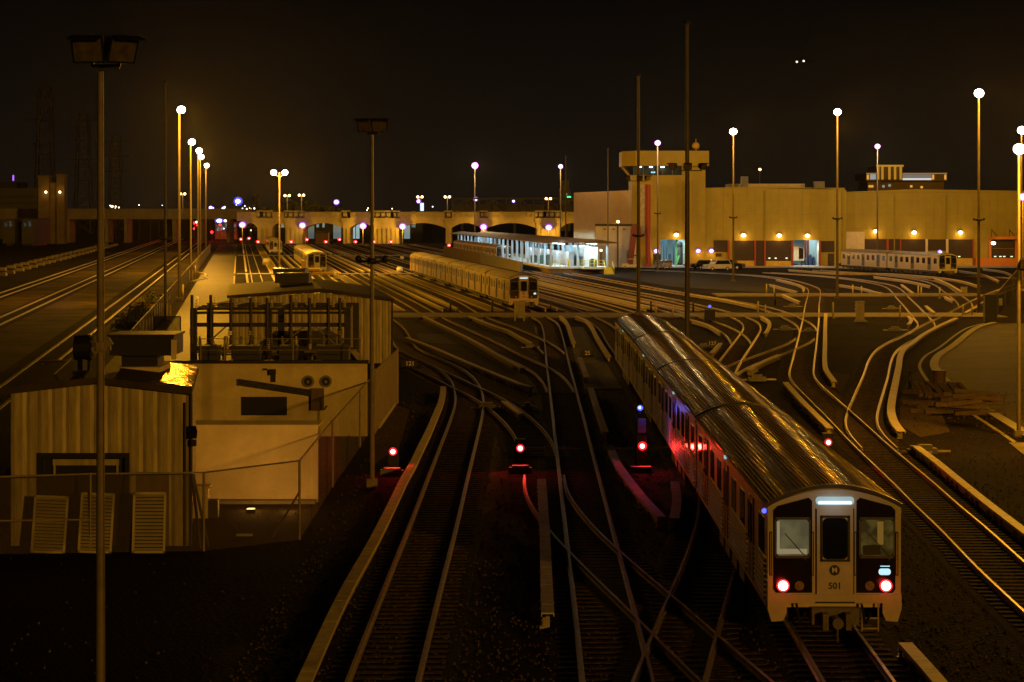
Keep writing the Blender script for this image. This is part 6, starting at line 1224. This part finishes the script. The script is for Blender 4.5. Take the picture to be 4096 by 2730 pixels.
# an aircraft low over the horizon
v = QD(1838, 142, 3200); t = thing('aircraft', 'aircraft with two landing lights in the night sky', 'aircraft', tuple(v)); b = MB(); b.tube((v.x, v.y, v.z), (v.x + 6, v.y + 30, v.z), 1.9, 1.4, 10).bar((v.x - 15, v.y + 14, v.z), (v.x + 18, v.y + 12, v.z), 4, .5).bar((v.x + 5.5, v.y + 27, v.z), (v.x + 6, v.y + 30, v.z + 6), 2.5, .4).ball((v.x, v.y, v.z), 1.9); b.build('fuselage', DARK, t)
for q in (-4.5, 5): MB().ball((v.x + q, v.y - 2, v.z + q * .12), 1.5, 8, 6).build('landing_light', emi('landing_glow', (1, .9, .8), 1.6), t)

# ---------------------------------------------------------------- camera, sky, air, light, render
cam = bpy.data.cameras.new('camera'); cam.sensor_width = 36.0; cam.lens = F / 4096 * 36; cam.shift_y = -512 / 4096; cam.clip_end = 8000; cam.clip_start = .5
co = bpy.data.objects.new('camera', cam); COL.objects.link(co); co.location = (0, 0, H); co.rotation_euler = (R(90), 0, 0); SC.camera = co
w = bpy.data.worlds.new('World'); SC.world = w; w.use_nodes = True; nt = w.node_tree; bg = nt.nodes['Background']
tc = nt.nodes.new('ShaderNodeTexCoord'); sp = nt.nodes.new('ShaderNodeSeparateXYZ'); rp = nt.nodes.new('ShaderNodeValToRGB')
e = rp.color_ramp.elements; e[0].position = 0; e[0].color = (.0070, .0052, .0034, 1); e[1].position = .35; e[1].color = (.0002, .0002, .00025, 1); m1 = e.new(.10); m1.color = (.0011, .0010, .0008, 1)
nt.links.new(tc.outputs['Generated'], sp.inputs[0]); nt.links.new(sp.outputs['Z'], rp.inputs['Fac']); nt.links.new(rp.outputs['Color'], bg.inputs['Color']); bg.inputs['Strength'].default_value = 1.0
sl = bpy.data.lights.new('bridge_lamp_sun', 'SUN'); sl.energy = .64; sl.angle = R(1.5); sl.color = (1, .45, .035)  # night scene: stands in for the street lamps on the bridge behind the camera
so = bpy.data.objects.new('bridge_lamp_sun', sl); COL.objects.link(so); so.rotation_euler = Vector((-.45, 1, -.15)).to_track_quat('-Z', 'Y').to_euler()
HAZE = 1
if HAZE:
    hm = bpy.data.materials.new('haze_air'); hm.use_nodes = True; nt = hm.node_tree; nt.nodes.remove(nt.nodes['Principled BSDF'])
    pv = nt.nodes.new('ShaderNodeVolumePrincipled'); pv.inputs['Color'].default_value = (.9, .88, .85, 1); pv.inputs['Density'].default_value = .000013; pv.inputs['Anisotropy'].default_value = .88
    nt.links.new(pv.outputs['Volume'], nt.nodes['Material Output'].inputs['Volume'])
    hz = MB().bx(-1500, 1500, -60, 3400, -1, 330).build('haze', hm); hz['kind'] = 'stuff'
cy = SC.cycles; cy.use_denoising = True; cy.max_bounces = 5; cy.diffuse_bounces = 2; cy.glossy_bounces = 3; cy.transmission_bounces = 3; cy.transparent_max_bounces = 16; cy.volume_bounces = 0
cy.caustics_reflective = False; cy.caustics_refractive = False; cy.sample_clamp_indirect = 4; cy.use_light_tree = True
vs = SC.view_settings; vs.view_transform = 'Standard'; vs.look = 'None'; vs.exposure = 0; vs.gamma = 1; vs.use_curve_mapping = False
